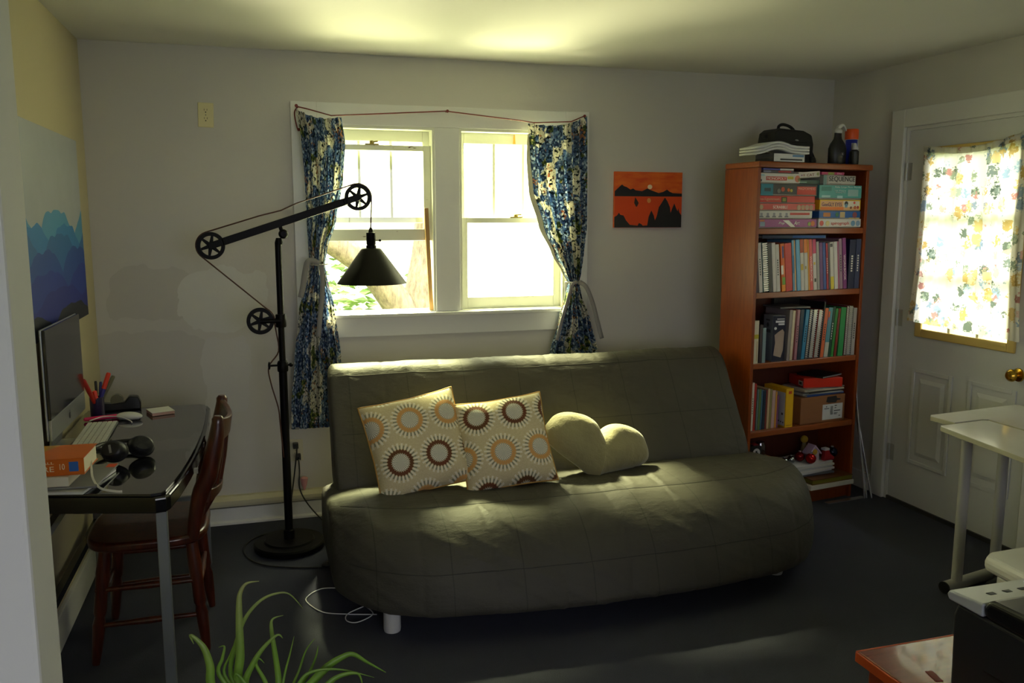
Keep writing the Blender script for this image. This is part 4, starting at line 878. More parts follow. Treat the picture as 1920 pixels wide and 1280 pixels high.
# ---- measured book rows: description, u0, u1, height, lean, colour, kind
SHELF2 = [
 ('thin white book', 0.0591, 0.0822, 0.264, -4.8, 'c9c5bd', 'b'),
 ('teal spiral-bound book', 0.0861, 0.1204, 0.264, -5.2, '3f7374', 's'),
 ('black and grey photo book', 0.1239, 0.1504, 0.259, -5.3, '3a3836', 'b'),
 ('plain white book', 0.1521, 0.1757, 0.263, -5.3, 'cfcac4', 'b'),
 ('white workbook', 0.1770, 0.2011, 0.254, -6.2, 'c4c0b8', 'b'),
 ('orange, white and green workbook', 0.2100, 0.2370, 0.257, -5.4, 'd0641e', 'w1'),
 ('thick red book', 0.2397, 0.2850, 0.259, -5.4, 'c8342c', 'b'),
 ('light blue book with an orange stripe', 0.2886, 0.3123, 0.276, -6.1, '5f96b4', 'w2'),
 ('sky blue book', 0.3168, 0.3425, 0.278, -6.8, '67a8cc', 'b'),
 ('white book with a rust top', 0.3443, 0.3683, 0.280, -5.4, 'c8c3ba', 'w3'),
 ('white book with an orange top', 0.3710, 0.3961, 0.280, -5.0, 'c9c4bb', 'w4'),
 ('thin yellow-orange book', 0.3979, 0.4072, 0.280, -5.4, 'd9962a', 'b'),
 ('coral red workbook', 0.4086, 0.4296, 0.280, -5.4, 'd4534f', 't'),
 ('white book with a pink top', 0.4324, 0.4567, 0.280, -5.4, 'cfc9c4', 'w5'),
 ('grey white book', 0.4595, 0.4784, 0.266, -6.1, '9d9893', 'b'),
 ('purple book', 0.4802, 0.5029, 0.261, -7.4, '5d2f6c', 'b'),
 ('royal blue book', 0.5043, 0.5247, 0.261, -7.4, '23458c', 'b'),
 ('deep red book', 0.5276, 0.5409, 0.257, -7.5, 'a91f2c', 'b'),
 ('black and white book', 0.5428, 0.5533, 0.259, -7.5, '4a4648', 'b'),
 ('white book with a yellow foot', 0.5552, 0.5811, 0.262, -7.4, 'cbc7bd', 'w6'),
 ('tall white book', 0.5840, 0.6100, 0.264, -7.8, 'cdc9c5', 'b'),
 ('thin pink book', 0.6119, 0.6197, 0.266, -6.6, 'b56585', 'b'),
 ('grey pink book', 0.6216, 0.6439, 0.280, -6.2, '96798a', 'b'),
 ('purple workbook with white letters', 0.6478, 0.6741, 0.284, -4.4, '7a2d72', 't'),
 ('wide navy binder', 0.6770, 0.7222, 0.273, 0.0, '1f2742', 'b'),
 ('slate blue binder', 0.7261, 0.7618, 0.277, 0.0, '39415f', 'b'),
]
SHELF3 = [
 ('cream book with a yellow band', 0.0475, 0.0780, 0.223, 1.4, 'cfc8ae', 'w7'),
 ('short dark paperback', 0.0854, 0.1026, 0.201, 1.0, '3a2a2c', 'b'),
 ('pale blue paperback', 0.1052, 0.1272, 0.183, 0.6, '7f9699', 'b'),
 ('tall grey folder', 0.2704, 0.2900, 0.269, 3.1, '8f8581', 'b'),
 ('thin cream book', 0.2922, 0.3105, 0.265, 2.7, 'cdbf9f', 'b'),
 ('dark red thin book', 0.3123, 0.3215, 0.269, 3.1, '6e2226', 'b'),
 ('dusty pink book', 0.3233, 0.3417, 0.268, 1.5, 'a4707c', 'b'),
 ('dark navy book', 0.3449, 0.3694, 0.268, 1.5, '162c3e', 'b'),
 ('bright blue book', 0.3712, 0.3953, 0.266, 3.5, '2f7fa6', 'b'),
 ('black spiral notebook', 0.3981, 0.4191, 0.268, 4.7, '2b2b2d', 's'),
 ('navy spiral notebook', 0.4237, 0.4519, 0.265, 5.1, '22323f', 's'),
 ('red spiral notebook', 0.4612, 0.4896, 0.263, 5.2, 'a83c32', 's'),
 ('black clipboard', 0.4948, 0.5052, 0.303, 4.8, '18181a', 'b'),
 ('orange book', 0.5061, 0.5299, 0.268, 5.5, 'cb6438', 'b'),
 ('teal book with a pale foot', 0.5318, 0.5615, 0.270, 5.5, '4d8794', 'w8'),
 ('dark green book', 0.5634, 0.5807, 0.273, 5.8, '15462f', 'b'),
 ('grass green book', 0.5826, 0.6019, 0.262, 6.0, '2a7a32', 'b'),
 ('thin rust book', 0.6067, 0.6232, 0.262, 4.9, '7c2c1e', 'b'),
 ('emerald book', 0.6329, 0.6710, 0.267, 2.0, '2b8a4a', 'b'),
 ('maroon notebook', 0.6768, 0.6955, 0.274, 1.9, '6e1430', 's'),
 ('white spiral notebook', 0.6974, 0.7251, 0.272, 1.2, 'aaa7a0', 's'),
 ('grey white book', 0.7310, 0.7568, 0.260, 1.6, 'a8a49d', 'b'),
]
SHELF4 = [
 ('tall cream book', 0.0686, 0.0835, 0.258, 1.2, 'cbc6b4', 'b'),
 ('thin red and green book', 0.0843, 0.0992, 0.251, 0.8, 'a02a22', 'b'),
 ('grey teal book', 0.1044, 0.1158, 0.221, 1.4, '5d7672', 'b'),
 ('moss green book', 0.1171, 0.1316, 0.221, 1.4, '5f7a44', 'b'),
 ('slate blue book', 0.1329, 0.1431, 0.216, 1.0, '3f6480', 'b'),
 ('navy blue paperback', 0.1453, 0.1634, 0.212, 0.5, '1b2b3e', 'b'),
 ('brick red book', 0.1643, 0.1759, 0.212, 0.5, '7a332c', 'b'),
 ('cream paperback', 0.1772, 0.1919, 0.217, 1.9, 'c4ac84', 'b'),
 ('olive book', 0.1932, 0.2062, 0.214, 2.0, '87804a', 'b'),
 ('pale pink paperback', 0.2079, 0.2295, 0.205, 1.6, 'b99a94', 'b'),
 ('orange paperback', 0.2308, 0.2425, 0.198, 0.5, 'c48a32', 'b'),
 ('violet paperback', 0.2438, 0.2556, 0.176, 1.2, '7d4a78', 'b'),
]

# ------------------------------------------------------------ bookcase
TH=R(8.5); BO=Vector((2.415,3.808,0)); BM=Matrix.Translation(BO)@Matrix.Rotation(TH,4,'Z')
def bt(name,label,cat,u,v,z,group=None,rz=0): return thing(name,label,cat,BM@Vector((u,v,z)),rz=TH+rz,group=group)
BW,BD,BH=.762,.255,1.842
SH=[1.508,1.180,.812,.446,.088]
M_bw=wood('cherry_laminate','782f02','8c3f06',.35,(14,14,1.5),5,.1); M_bwh=wood('cherry_shelf','7d3d16','8f491e',.35,(1.5,14,14),5,.1); M_bback=wood('cherry_back','4a1c0a','57240e',.5,(10,10,1.5),4,.0)
BC=bt('bookcase','tall orange brown wooden bookcase full of books and games in the corner','bookcase',0,0,0)
obj('side_panel',MB().box(0,.020,0,BD,.001,BH-.031),M_bw,BC,bevel=.002); obj('side_panel',MB().box(BW-.020,BW,0,BD,.001,BH-.031),M_bw,BC,bevel=.002)
obj('top_panel',MB().box(-.004,BW+.012,-.014,BD,BH-.0305,BH),M_bwh,BC,bevel=.008,seg=3)
for z in SH: obj('shelf',MB().box(.0205,BW-.0205,.002,BD-.008,z-.030,z),M_bwh,BC,bevel=.003)
obj('back_panel',MB().box(.0205,BW-.0205,BD-.0075,BD,.002,BH-.032),M_bback,BC)
obj('kick_board',MB().box(.0205,BW-.0205,.02,.035,.001,SH[4]-.0305),M_bw,BC)
M_page=mat('d8d2c0',.8); M_blk=mat('151515',.5); M_wire=mat('c4c4c4',.3,.8); M_lt=mat('e8e4da',.5)
def book(label,u0,u1,z,h,lean,col,kind,group,depth=.185,v=.010,rnd=0):
    wd=max(.004,(u1-u0)*math.cos(R(lean))-.0009); s=1 if lean>=0 else -1
    o=bt('book' if kind!='s' else 'notebook',label,'book',u1 if s>0 else u0,v,z+.0004,group)
    M=Matrix.Rotation(R(lean),4,'Y'); a,b=(-wd,0) if s>0 else (0,wd)
    cov=mat(col,.45); t_=min(.0016,wd*.18)
    mb=MB().box(a,a+t_,0,depth,0,h,0,M).box(b-t_,b,0,depth,0,h,0,M)
    if kind!='s': mb.box(a+t_,b-t_,0,.0018,0,h,0,M)
    obj('cover',mb,cov,o)
    obj('pages',MB().box(a+t_+.0001,b-t_-.0001,.0021,depth-.003,.003,h-.003,0,M),M_page,o)
    if kind=='s':
        mb=MB(); n=int(h/.011)
        for k in range(n): mb.box(a+t_*.3,b-t_*.3,-.004,.0019,.006+k*.011,.0105+k*.011,0,M)
        obj('spiral_binding',mb,M_wire if col!='2b2b2d' else mat('8a8a8c',.3,.6),o)
    def band(f0,f1,c,w0=0,w1=1,nm='spine_band'): obj(nm,MB().box(a+(b-a)*w0+.0002,a+(b-a)*w1-.0002,-.0005,-.0001,h*f0,h*f1,0,M),mat(c,.5),o)
    if kind=='w1': band(.0,.14,'e08a1e'); band(.14,.30,'6f9c30',.2); band(.36,.55,'e9e4da',0,.6); band(.55,.97,'d35a1d',0,.4); band(.7,.95,'2c3f80',.4,.8)
    elif kind=='w2': band(.0,1,'e0a03c',.62,.92); band(.35,.7,'2f6fa0',.15,.5)
    elif kind=='w3': band(.74,1,'a8441a'); band(.40,.52,'b89a2c',.1,.8)
    elif kind=='w4': band(.74,1,'d97b24'); band(.42,.48,'9a8a2c',.2,.6)
    elif kind=='w5': band(.72,1,'c13a66'); band(.50,.55,'c9a82c',.2,.7); band(.16,.23,'2a2a22',.3,.8)
    elif kind=='w6': band(.0,.27,'c9b82a',.0,.95); band(.9,.97,'33302c',.1,.8)
    elif kind=='w7': band(.58,.68,'b8aa1e'); band(.05,.52,'b09a72',.62,.8)
    elif kind=='w8': band(.0,.30,'b9b9ad'); band(.75,.92,'cf6438',0,.4); band(.74,.80,'2a6ec0',.05,.35)
    if kind=='t' :
        t_o=text('WORKBOOK',o,0,0,0,h*.5,wd*.55,M_lt,rot=PI/2)
        t_o.data.transform(M@Matrix.Translation(((a+b)/2,-.0002,h*.42)))
    elif kind=='b' and wd>.012 and (int(u0*1000)%3==0):
        mb=MB(); zz=h*.35
        for k in range(7): mb.box((a+b)/2-wd*.14,(a+b)/2+wd*.14,-.0004,-.0001,zz+k*h*.05,zz+k*h*.05+h*.03,0,M)
        obj('spine_print',mb,M_blk if sum(lin(col)[:3])>.6 else M_lt,o)
    return o
def row(T_,z,shelfname,group,du,v=.010,depth=.185):
    prev=None; first=None
    for d,u0,u1,h,lean,col,kind in T_:
        d2=d+(', leftmost' if prev is None else ', right of the '+prev)
        lab=d2+', '+shelfname
        if len(lab.split())>16: lab=d+', right of '+' '.join(prev.split()[:3])+', '+shelfname
        book(lab,u0-du,u1-du,z,h,lean,col,kind,group,depth,v); prev=d
SHELF2=[(d,.0705+(a-.0591)*.985,.0705+(b-.0591)*.985,h*.965,-5.8 if l else 0,c,k) for d,a,b,h,l,c,k in SHELF2]
L3=[0,0,0,2.5,2.5,2.5,2.5,2.5]+[5]*9+[4.4,2.6,1.9,1.6,1.3]
SHELF3=[(d,a,b,h,L3[i],c,k) for i,(d,a,b,h,l,c,k) in enumerate(SHELF3)]
SHELF4=[(d,a,b,h,1.0,c,k) for d,a,b,h,l,c,k in SHELF4]
row(SHELF2,SH[1],'second shelf','books on the second shelf',.0215)
row(SHELF3,SH[2],'third shelf','books on the third shelf',.0225)
row(SHELF4,SH[3],'fourth shelf','books on the fourth shelf',.023,v=.035,depth=.16)
# ---- boxed games on the top shelf
def gbox(name,label,u0,u1,z0,z1,col,group='stacked games on the top shelf',v=.012,depth=.19,tilt=0,cat='game box',rz=0):
    o=bt(name,label,cat,u0,v,z0+.0006,group,rz); M=Matrix.Rotation(R(tilt),4,'Y') ; h=z1-z0-.0012; wd=u1-u0
    c=mat(col,.4)
    obj('lid',MB().box(0,wd,0,depth,h*.12,h,0,M),c,o,bevel=.0012)
    obj('tray',MB().box(.002,wd-.002,.002,depth-.002,0,h*.118,0,M),mat('8f8a80',.7),o)
    def patch(a,b,q0,q1,cc,lay=1,nm='print',par=None): return obj(nm,MB().box(wd*a,wd*b,-.0003-.0003*lay,-.0002,h*q0,h*q1,0,M),mat(cc,.5),o)
    def tx(s,a,b,q0,q1,cc,skew=0):
        t_=text(s,o,0,0,0,wd*(b-a),h*(q1-q0),mat(cc,.5),skew); t_.data.transform(M@Matrix.Translation((wd*(a+b)/2,-.0013,h*(q0+q1)/2))); return t_
    def disc(a,q,r,cc,lay=2,nm='print'): return obj(nm,MB().lathe([(r,-.0004*lay-.0003),(r,-.0001)],24,(wd*a,0,h*q),'y',M=M),mat(cc,.5),o)
    return o,patch,tx,disc
s=.021; z=SH[0]
o,p,tx,d=gbox('puzzle_box','purple puzzle box with a white swoosh, bottom of the left game stack',.045-s,.436-s,z,1.555,'9a4a86')
obj('swoosh',MB().prism([(.16,.040),(.20,.040),(.245,.006),(.215,.006)],-.0009,-.0002,'y'),mat('e6e2dc',.5),o); p(.02,.10,.75,.92,'c9783c'); p(.03,.11,.2,.7,'8fa0b0'); tx('Pop',.34,.44,.35,.7,'e6e2dc',.3); tx('Art',.60,.70,.35,.8,'e6e2dc',.3); d(.93,.5,.014,'c8703c'); d(.87,.45,.011,'8a9a50')
o,p,tx,d=gbox('craft_box','white craft box with small sketches and red print, second from the bottom left',.044-s,.402-s,1.555,1.597,'c9c6c0')
for k in range(5): p(.02+.115*k,.09+.115*k,.2,.35,'6a6a72'); p(.035+.115*k,.075+.115*k,.35,.75,'8d8d94')
p(.58,.95,.48,.78,'c0504a'); p(.56,.94,.22,.26,'9a9a9a')
o,p,tx,d=gbox('game_box','pale red crossword tile game box above the white craft box',.046-s,.420-s,1.597,1.634,'c8504a')
tx('SCRABBLE',.24,.50,.28,.70,'f0e6dc'); d(.04,.5,.012,'b8a080')
for k in range(4): d(.70+.075*k,.48,.013,'a8886a' if k%2 else 'b89a80')
o,p,tx,d=gbox('game_box','bright red backgammon box in the middle of the left stack',.045-s,.416-s,1.634,1.673,'c42a22')
tx('backgammon',.005,.35,.30,.75,'e0b090'); p(.39,.49,.12,.85,'3a3a20'); p(.41,.47,.25,.7,'8a8a3a',2)
o,p,tx,d=gbox('toy_box','teal and black magnetic toy box with a red end, left stack',.053-s,.431-s,1.673,1.732,'1c1e24')
p(0,.21,0,1,'237f92'); p(.06,.17,.35,.65,'1c3a48',2); p(.63,.97,.10,.82,'c43a28',2); tx('MAGFORMERS',.645,.955,.52,.74,'eeb4a0'); d(.38,.55,.012,'b84a34'); d(.31,.4,.012,'6a6a64'); d(.48,.5,.009,'d0642a'); d(.53,.45,.008,'b8a83a')
o,p,tx,d=gbox('game_box','white property trading game box with a red name band, top of the left stack',.044-s,.309-s,1.732,1.786,'cfccc6')
p(.15,.66,.32,.68,'c4342a'); tx('MONOPOLY',.17,.64,.38,.62,'f0ebe4'); p(.0,.11,.72,.88,'8fb4c0'); p(.0,.05,.2,.4,'3a4a58'); p(.68,.83,.45,.72,'b8ac3a'); d(.93,.5,.017,'c87860'); d(.97,.42,.009,'7a9a50')
o,p,tx,d=gbox('game_box','thin dark box with red and blue print on the white trading game',.063-s,.262-s,1.7875,1.799,'4a4458'); p(.5,.92,.1,.9,'a82a34'); p(.02,.25,.1,.9,'8a8aa0')
o,p,tx,d=gbox('game_box','thin blue and white box topmost on the left stack',.064-s,.262-s,1.7992,1.8095,'3a44a0'); p(.55,1,.05,.95,'d4d2cc')
o,p,tx,d=gbox('toy_box','dark green box lying askew between the two game stacks',.311-s,.462-s,1.7325,1.757,'124238',v=.03,depth=.16); p(.05,.4,.35,.6,'8ab0a0')
o,p,tx,d=gbox('game_box','small white card game box tilted on the dark green box',.306-s,.452-s,1.7605,1.794,'ccc4be',v=.02,depth=.12,tilt=-4); tx('CAT',.38,.72,.25,.68,'7a3a3a'); p(.12,.18,.4,.6,'8a5a8a'); p(.22,.28,.35,.65,'a08070'); d(.9,.55,.008,'9aa070')
for x_ in (0,):
  o,p,tx,d=gbox('game_box','white spiral drawing toy box, bottom of the right stack',.449-s,.752-s,z,1.556,'cfccc6')
  tx('spirograph',.29,.71,.24,.70,'c43a34'); d(.07,.52,.014,'c8584a'); d(.21,.5,.014,'d9c98a'); d(.81,.5,.015,'6a90b0'); d(.93,.5,.015,'7f9ab8')
o,p,tx,d=gbox('game_box','blue boxed game with orange and green print, above the white drawing toy',.45-s,.745-s,1.556,1.597,'235a9c'); p(.10,.27,.25,.8,'c07a3a'); d(.43,.55,.012,'2f6a4a'); p(.50,.62,.15,.9,'c0a878'); d(.86,.5,.016,'8a4a52'); p(.72,.98,0,.14,'c9b06a')
o,p,tx,d=gbox('game_box','yellow bordered game box with purple lettering in the right stack',.451-s,.743-s,1.597,1.656,'e0b82a'); p(.02,.97,.08,.92,'d8a878'); p(.02,.58,.08,.35,'e07a30',2); tx('GooGLY EYES',.05,.53,.42,.76,'4a2a6a'); p(.57,.97,.35,.90,'e0d8c8',2); d(.64,.66,.013,'1c1c1c',3); d(.64,.48,.011,'7fa8c0',3); d(.84,.75,.007,'c43a34',3); d(.76,.3,.007,'7a4a2a',3); d(.86,.32,.009,'b8643a',3); d(.93,.34,.008,'a8382a',3)
o,p,tx,d=gbox('baby_toy_box','large teal box with pale print in the right stack',.444-s,.745-s,1.656,1.732,'4f9c98'); tx('Baby Large Floor Puzzle',.36,.97,.80,.94,'d4e6e0'); tx('16 Piece',.36,.62,.58,.68,'c8dcd8'); tx('Building Fun',.38,.62,.45,.54,'c8dcd8'); p(.67,.92,.25,.72,'8fb0ae'); p(.06,.26,.15,.30,'9cc8c8'); p(.05,.28,.6,.9,'3f8278'); p(.42,.55,.1,.28,'a8d4d4')
o,p,tx,d=gbox('game_box','long grey white game box with large black lettering, top of right stack',.468-s,.697-s,1.732,1.783,'aeaaa4'); tx('SEQUENCE',.17,.97,.30,.90,'1c1c1e'); p(.0,.10,0,1,'6a8a88'); p(.12,.14,0,1,'8a8078'); p(.2,.55,.12,.16,'6a6a6a')
o,p,tx,d=gbox('game_box','thin magenta box lying on the black lettered game',.454-s,.613-s,1.7835,1.800,'a82a60'); p(.28,.55,.1,.9,'7f8a3a'); tx('Diva',.68,.88,.25,.8,'e8b0c8')
# things lying on the books
o=bt('binder','slate grey and blue binder lying flat across the books, second shelf','binder',.28,.09,SH[1]+.2745); o.rotation_euler=(0,0,TH-R(14))
obj('cover',MB().box(-.17,.19,-.07,.10,.0,.003).box(-.17,.19,-.07,.10,.0145,.0175).box(-.17,.19,-.073,-.0705,.0,.0175),mat('3b4656',.4),o); obj('pages',MB().box(-.168,.188,-.070,.098,.0035,.014),M_page,o); obj('blue_strip',MB().box(.0,.185,-.0738,-.0731,.003,.0145),mat('2c5a9c',.4),o)
o=bt('folder','pale grey folder lying on the books, third shelf','folder',.32,.10,SH[2]+.2755,rz=R(-10)); obj('sleeve',MB().box(-.09,.09,-.08,.09,0,.008),mat('6d6a66',.5),o)
o=bt('folder','dark folder standing at the back above the notebooks, third shelf','folder',.42,.21,SH[2]+.0006); obj('sleeve',MB().box(-.09,.10,0,.016,0,.318),mat('1a1817',.6),o)
o=bt('folder','maroon folder standing at the back right, third shelf','folder',.64,.20,SH[2]+.0006); obj('sleeve',MB().box(-.08,.07,0,.016,0,.292),mat('401420',.6),o)
o=bt('toy_box','grey and navy boxed toy between the books on the third shelf','box',.170,.02,SH[2]+.0006,rz=R(-12))
obj('box_body',MB().box(-.012,.062,0,.095,0,.242),mat('7c7f8c',.4),o,bevel=.0012); obj('box_front',MB().box(-.0115,.0615,-.0006,-.0001,.002,.240),mat('161a33',.4),o)
obj('side_print',MB().lathe([(.012,-.0004),(.012,-.0001)],20,(-.0121,.05,.19),'x').box(-.0126,-.0121,.02,.08,.150,.166).box(-.0126,-.0121,.03,.07,.212,.22),mat('3c3e48',.5),o)
mb=MB().box(.012,.055,-.0011,-.0007,.222,.226).box(.004,.055,-.0011,-.0007,.205,.216).box(.02,.055,-.0011,-.0007,.192,.202).lathe([(.0075,-.0011),(.0075,-.0007)],20,(.004,0,.175),'y'); obj('front_print',mb,mat('dcdce0',.5),o)
obj('front_picture',MB().prism([(-.003,.032),(.04,.020),(.052,.06),(.056,.155),(.045,.170),(.02,.155),(.0,.14),(.005,.10)],-.0011,-.0007,'y').prism([(.01,.11),(.03,.105),(.04,.14),(.02,.15)],-.0015,-.0012,'y'),mat('a89488',.5),o)
# ---- fourth shelf
o=bt('yellow_box','bright yellow upright box with a white side, left of the cardboard box','box',.262,.012,SH[3]+.0006); obj('box_body',MB().box(0,.052,0,.17,0,.212),mat('d9a916',.4),o,bevel=.001)
obj('white_side',MB().box(-.0006,-.0001,.006,.16,.008,.19),mat('b4b4bc',.5),o)
obj('dark_squares',MB().box(-.0011,-.0007,.018,.03,.066,.078).box(-.0011,-.0007,.012,.02,.022,.030).box(-.0011,-.0007,.028,.036,.024,.032).box(-.0011,-.0007,.045,.053,.026,.034),mat('3a2430',.5),o); obj('red_mark',MB().box(.017,.038,-.0006,-.0001,.183,.198),mat('b03418',.5),o); obj('foot_print',MB().box(.008,.044,-.0006,-.0001,.010,.013),mat('8a6a12',.5),o)
t=NT('cardboard'); ob=t.obj(); M_card=t.done(t.pr(Base_Color=t.mix(t.noise(t.n('ShaderNodeMapping',{0:ob,'Scale':(1,1,40)}).outputs[0],6,3),lin('80532f'),lin('8d5e38')),Roughness=.85))
o=bt('cardboard_box','brown cardboard box with a white shipping label, fourth shelf','box',.378,.022,SH[3]+.0006); obj('carton',MB().box(0,.322,0,.21,0,.148),M_card,o,bevel=.003); obj('flap_line',MB().box(.0,.322,.1,.104,.1483,.1487),mat('5a3a20',.9),o)
lb=obj('shipping_label',MB().box(.158,.305,-.0008,-.0001,.012,.098),mat('c4c6c6',.6),o)
mb=MB(); 
for k in range(22): mb.box(.216,.234,-.0014,-.0009,.038+k*.0022,.0391+k*.0022)
mb.box(.182,.190,-.0014,-.0009,.082,.087).box(.170,.205,-.0014,-.0009,.072,.076).box(.245,.262,-.0014,-.0009,.084,.089).box(.245,.258,-.0014,-.0009,.072,.076).box(.242,.288,-.0014,-.0009,.056,.061).box(.245,.27,-.0014,-.0009,.044,.047).box(.245,.265,-.0014,-.0009,.038,.041).box(.278,.290,-.0014,-.0009,.026,.030)
obj('print',mb,mat('3a3d40',.7),lb)
obj('marker_scribble',MB().prism([(.182,.112),(.19,.140),(.255,.142),(.262,.128),(.288,.124),(.284,.116),(.262,.116),(.255,.104),(.20,.106)],-.0006,-.0001,'y'),mat('241f1c',.8),o)
for k,(col,dx,rz_,h) in enumerate((('26407c',0,2,.010),('9a9a98',-.012,-3,.007),('38342f',.006,4,.008),('bdb39a',-.004,-2,.009),('8a8a88',.004,3,.006))):
    zz=SH[3]+.150+sum((.010,.007,.008,.009,.006)[:k])+.0006*k
    o=bt('magazine',['glossy dark blue magazine at the bottom of the pile on the cardboard box','pale grey magazine, second from the bottom on the cardboard box','dark magazine in the middle of the pile on the cardboard box','cream magazine, second from the top on the cardboard box','grey magazine directly under the red box'][k],'magazine',.55+dx,.125,zz,'magazines piled on the cardboard box',rz=R(rz_))
    obj('pages',MB().box(-.128,.148,-.092,.09,.0012,h-.0012),mat('b8b5ac',.7),o); obj('cover',MB().box(-.129,.149,-.093,.091,0,.0010).box(-.129,.149,-.093,.091,h-.0010,h).box(-.129,.149,-.0938,-.0931,0,h),mat(col,.3),o)
zz=SH[3]+.150+.040+.0036
o=bt('red_box','flat red box with a white barcode tag on top of the magazines','box',.57,.12,zz,rz=R(-16)); obj('box_body',MB().box(-.115,.115,-.085,.085,0,.052),mat('c4240f',.35),o,bevel=.0015); obj('barcode_tag',MB().box(-.1158,-.1151,-.075,-.03,.008,.034),mat('c9c9c9',.5),o); obj('barcode',MB().box(-.1163,-.1159,-.068,-.04,.014,.028),mat('2a2a2a',.5),o)
o=bt('black_notebook','black notebook lying on the flat red box','notebook',.60,.12,zz+.0535,rz=R(14)); obj('cover',MB().box(-.10,.09,-.08,.08,0,.009),mat('17181a',.4),o); obj('page_edge',MB().box(-.099,.089,-.0808,-.0801,.002,.007),mat('8a8a86',.6),o)
# ---- bottom shelf
z=SH[4]+.0006
o=bt('cardboard_box','small brown cardboard box at the left of the bottom shelf','box',.05,.03,z); obj('carton',MB().box(0,.16,0,.19,0,.198),M_card,o,bevel=.002)
o=bt('black_box','small black box with a round white emblem on the small cardboard box','box',.035,.035,z+.199,rz=R(-6)); o.location=BM@Vector((.052,.04,z+.199)); obj('box_body',MB().box(0,.075,0,.09,0,.07),mat('121212',.4),o,bevel=.0012); obj('round_emblem',MB().lathe([(.022,-.0006),(.022,-.0001)],28,(.044,0,.036),'y'),mat('c9c9c9',.5),o); obj('emblem_figure',MB().prism([(.034,.024),(.052,.022),(.056,.034),(.048,.036),(.048,.046),(.036,.044),(.038,.036),(.032,.034)],-.0010,-.0007,'y'),mat('17171a',.5),o); obj('red_tab',MB().box(.04,.07,.02,.06,.0702,.074),mat('8a1c20',.5),o)
t=NT('tinted_jar_glass'); M_jar=t.done(t.n('ShaderNodeMixShader',{0:.18,1:t.n('ShaderNodeBsdfTransparent',{0:(.75,.72,.7,1)}).outputs[0],2:t.n('ShaderNodeBsdfGlossy',{1:.05}).outputs[0]}).outputs[0])
o=bt('glass_jar','small empty glass jar beside the black emblem box','jar',.175,.10,z+.199); obj('jar_body',MB().lathe([(.001,.001),(.026,.001),(.030,.006),(.030,.055),(.024,.066),(.024,.072),(.022,.072),(.022,.066),(.028,.054),(.028,.007),(.001,.004)],28,close=False),M_jar,o,smooth=True)
o=bt('paper_bag','folded white paper sheet standing beside the sofa end, bottom shelf','paper',.215,.01,z); obj('paper_sheet',MB().add([(0,0,0),(.045,-.005,0),(.115,.012,0),(.0,.0,.165),(.05,-.012,.155),(.118,.01,.135)],[(0,1,4,3),(1,2,5,4)]),mat('c6c6c8',.6),o,solid=.0015)
for k,(w_,h,col,dx) in enumerate(((.34,.012,'5b5e64',.0),(.33,.010,'c4c4c6',-.008),(.335,.012,'d2d0cc',.004),(.33,.010,'b9bbbe',-.004),(.325,.012,'cfcdc8',.006),(.33,.008,'c9c9ca',0))):
    zz=z+.056+(0,.0125,.023,.0355,.046,.0585)[k]
    o=bt('paper_stack',['dark grey folder at the bottom of the white paper pile','white paper ream just above the dark grey folder','second white ream in the paper pile, bottom shelf','third pale ream in the paper pile, bottom shelf','fourth ream in the paper pile, bottom shelf','topmost white sheets of the pile, under the ornaments'][k],'paper',.485+dx,.125,zz,'papers piled on the bottom shelf',rz=R((-2,3,-1,2,-2,4)[k]))
    obj('sheets',MB().box(-w_/2,w_/2,-.095,.10,0,h),mat(col,.6),o,bevel=.002)
PZ=z+.056+.0675
o=bt('plinth_book','brown covered album with a green edge, bottom shelf','book',.46,.0,z+.026,rz=R(-1)); 
obj('cover',MB().box(-.02,.27,-.03,.20,.0,.003).box(-.02,.27,-.03,.20,.025,.0285),mat('5a3210',.5),o); obj('page_block',MB().box(-.018,.268,-.028,.198,.0035,.0245),mat('6d6a18',.6),o)
o=bt('white_board','thick white board sticking out at the front of the bottom shelf','board',.42,-.04,z); obj('board',MB().box(0,.315,0,.24,0,.0255),mat('c9c6bc',.5),o,bevel=.002)
def ball(label,u,v,zz,r,col,metal,cap=True):
    o=bt('ornament',label,'ornament',u,v,zz+r,'baubles on the bottom shelf'); obj('bauble',MB().ball((0,0,0),r,28),mat(col,.08 if metal else .3,metal),o,smooth=2); obj('hanger_cap',MB().lathe([(r*.25,r*.94),(r*.25,r*1.18)],12),M_wire,o); return o
ball('small silver bauble, the left one on the paper pile',.335,.08,PZ,.022,'b9c0c0',1)
ball('small silver bauble with dark reflections, right of the other silver one',.392,.09,PZ,.023,'a9b0b2',1)
ball('shiny red bauble in front of the little pink house',.492,.045,PZ,.029,'b4120c',.6)
ball('darker red bauble behind the shiny red one',.463,.10,PZ+.002,.028,'7a0c12',.6)
ball('dark blue bauble at the right of the bottom shelf',.674,.07,z+.132,.030,'141c30',.5)
o=bt('toy_house','little pale pink toy house with a gabled roof on the paper pile','ornament',.548,.075,PZ); obj('house_walls',MB().prism([(-.034,0),(.034,0),(.034,.05),(0,.085),(-.034,.05)],0,.045,'y'),mat('b9a8b4',.6),o); obj('roof',MB().prism([(-.048,.042),(0,.092),(.048,.042),(.044,.036),(0,.082),(-.044,.036)],-.006,.05,'y'),mat('c8aeca',.5),o); obj('gable_disc',MB().lathe([(.016,-.004),(.016,-.0005)],20,(0,0,.052),'y'),mat('b8902a',.5),o)
o=bt('toy_figure','small yellow headed toy standing behind the pink house roof','ornament',.545,.155,PZ); obj('body',MB().lathe([(.018,0),(.022,.03),(.010,.085)],20),mat('8a7a52',.6),o,smooth=True); obj('head',MB().ball((0,0,.107),.021,20),mat('c4a02a',.5),o,smooth=2)
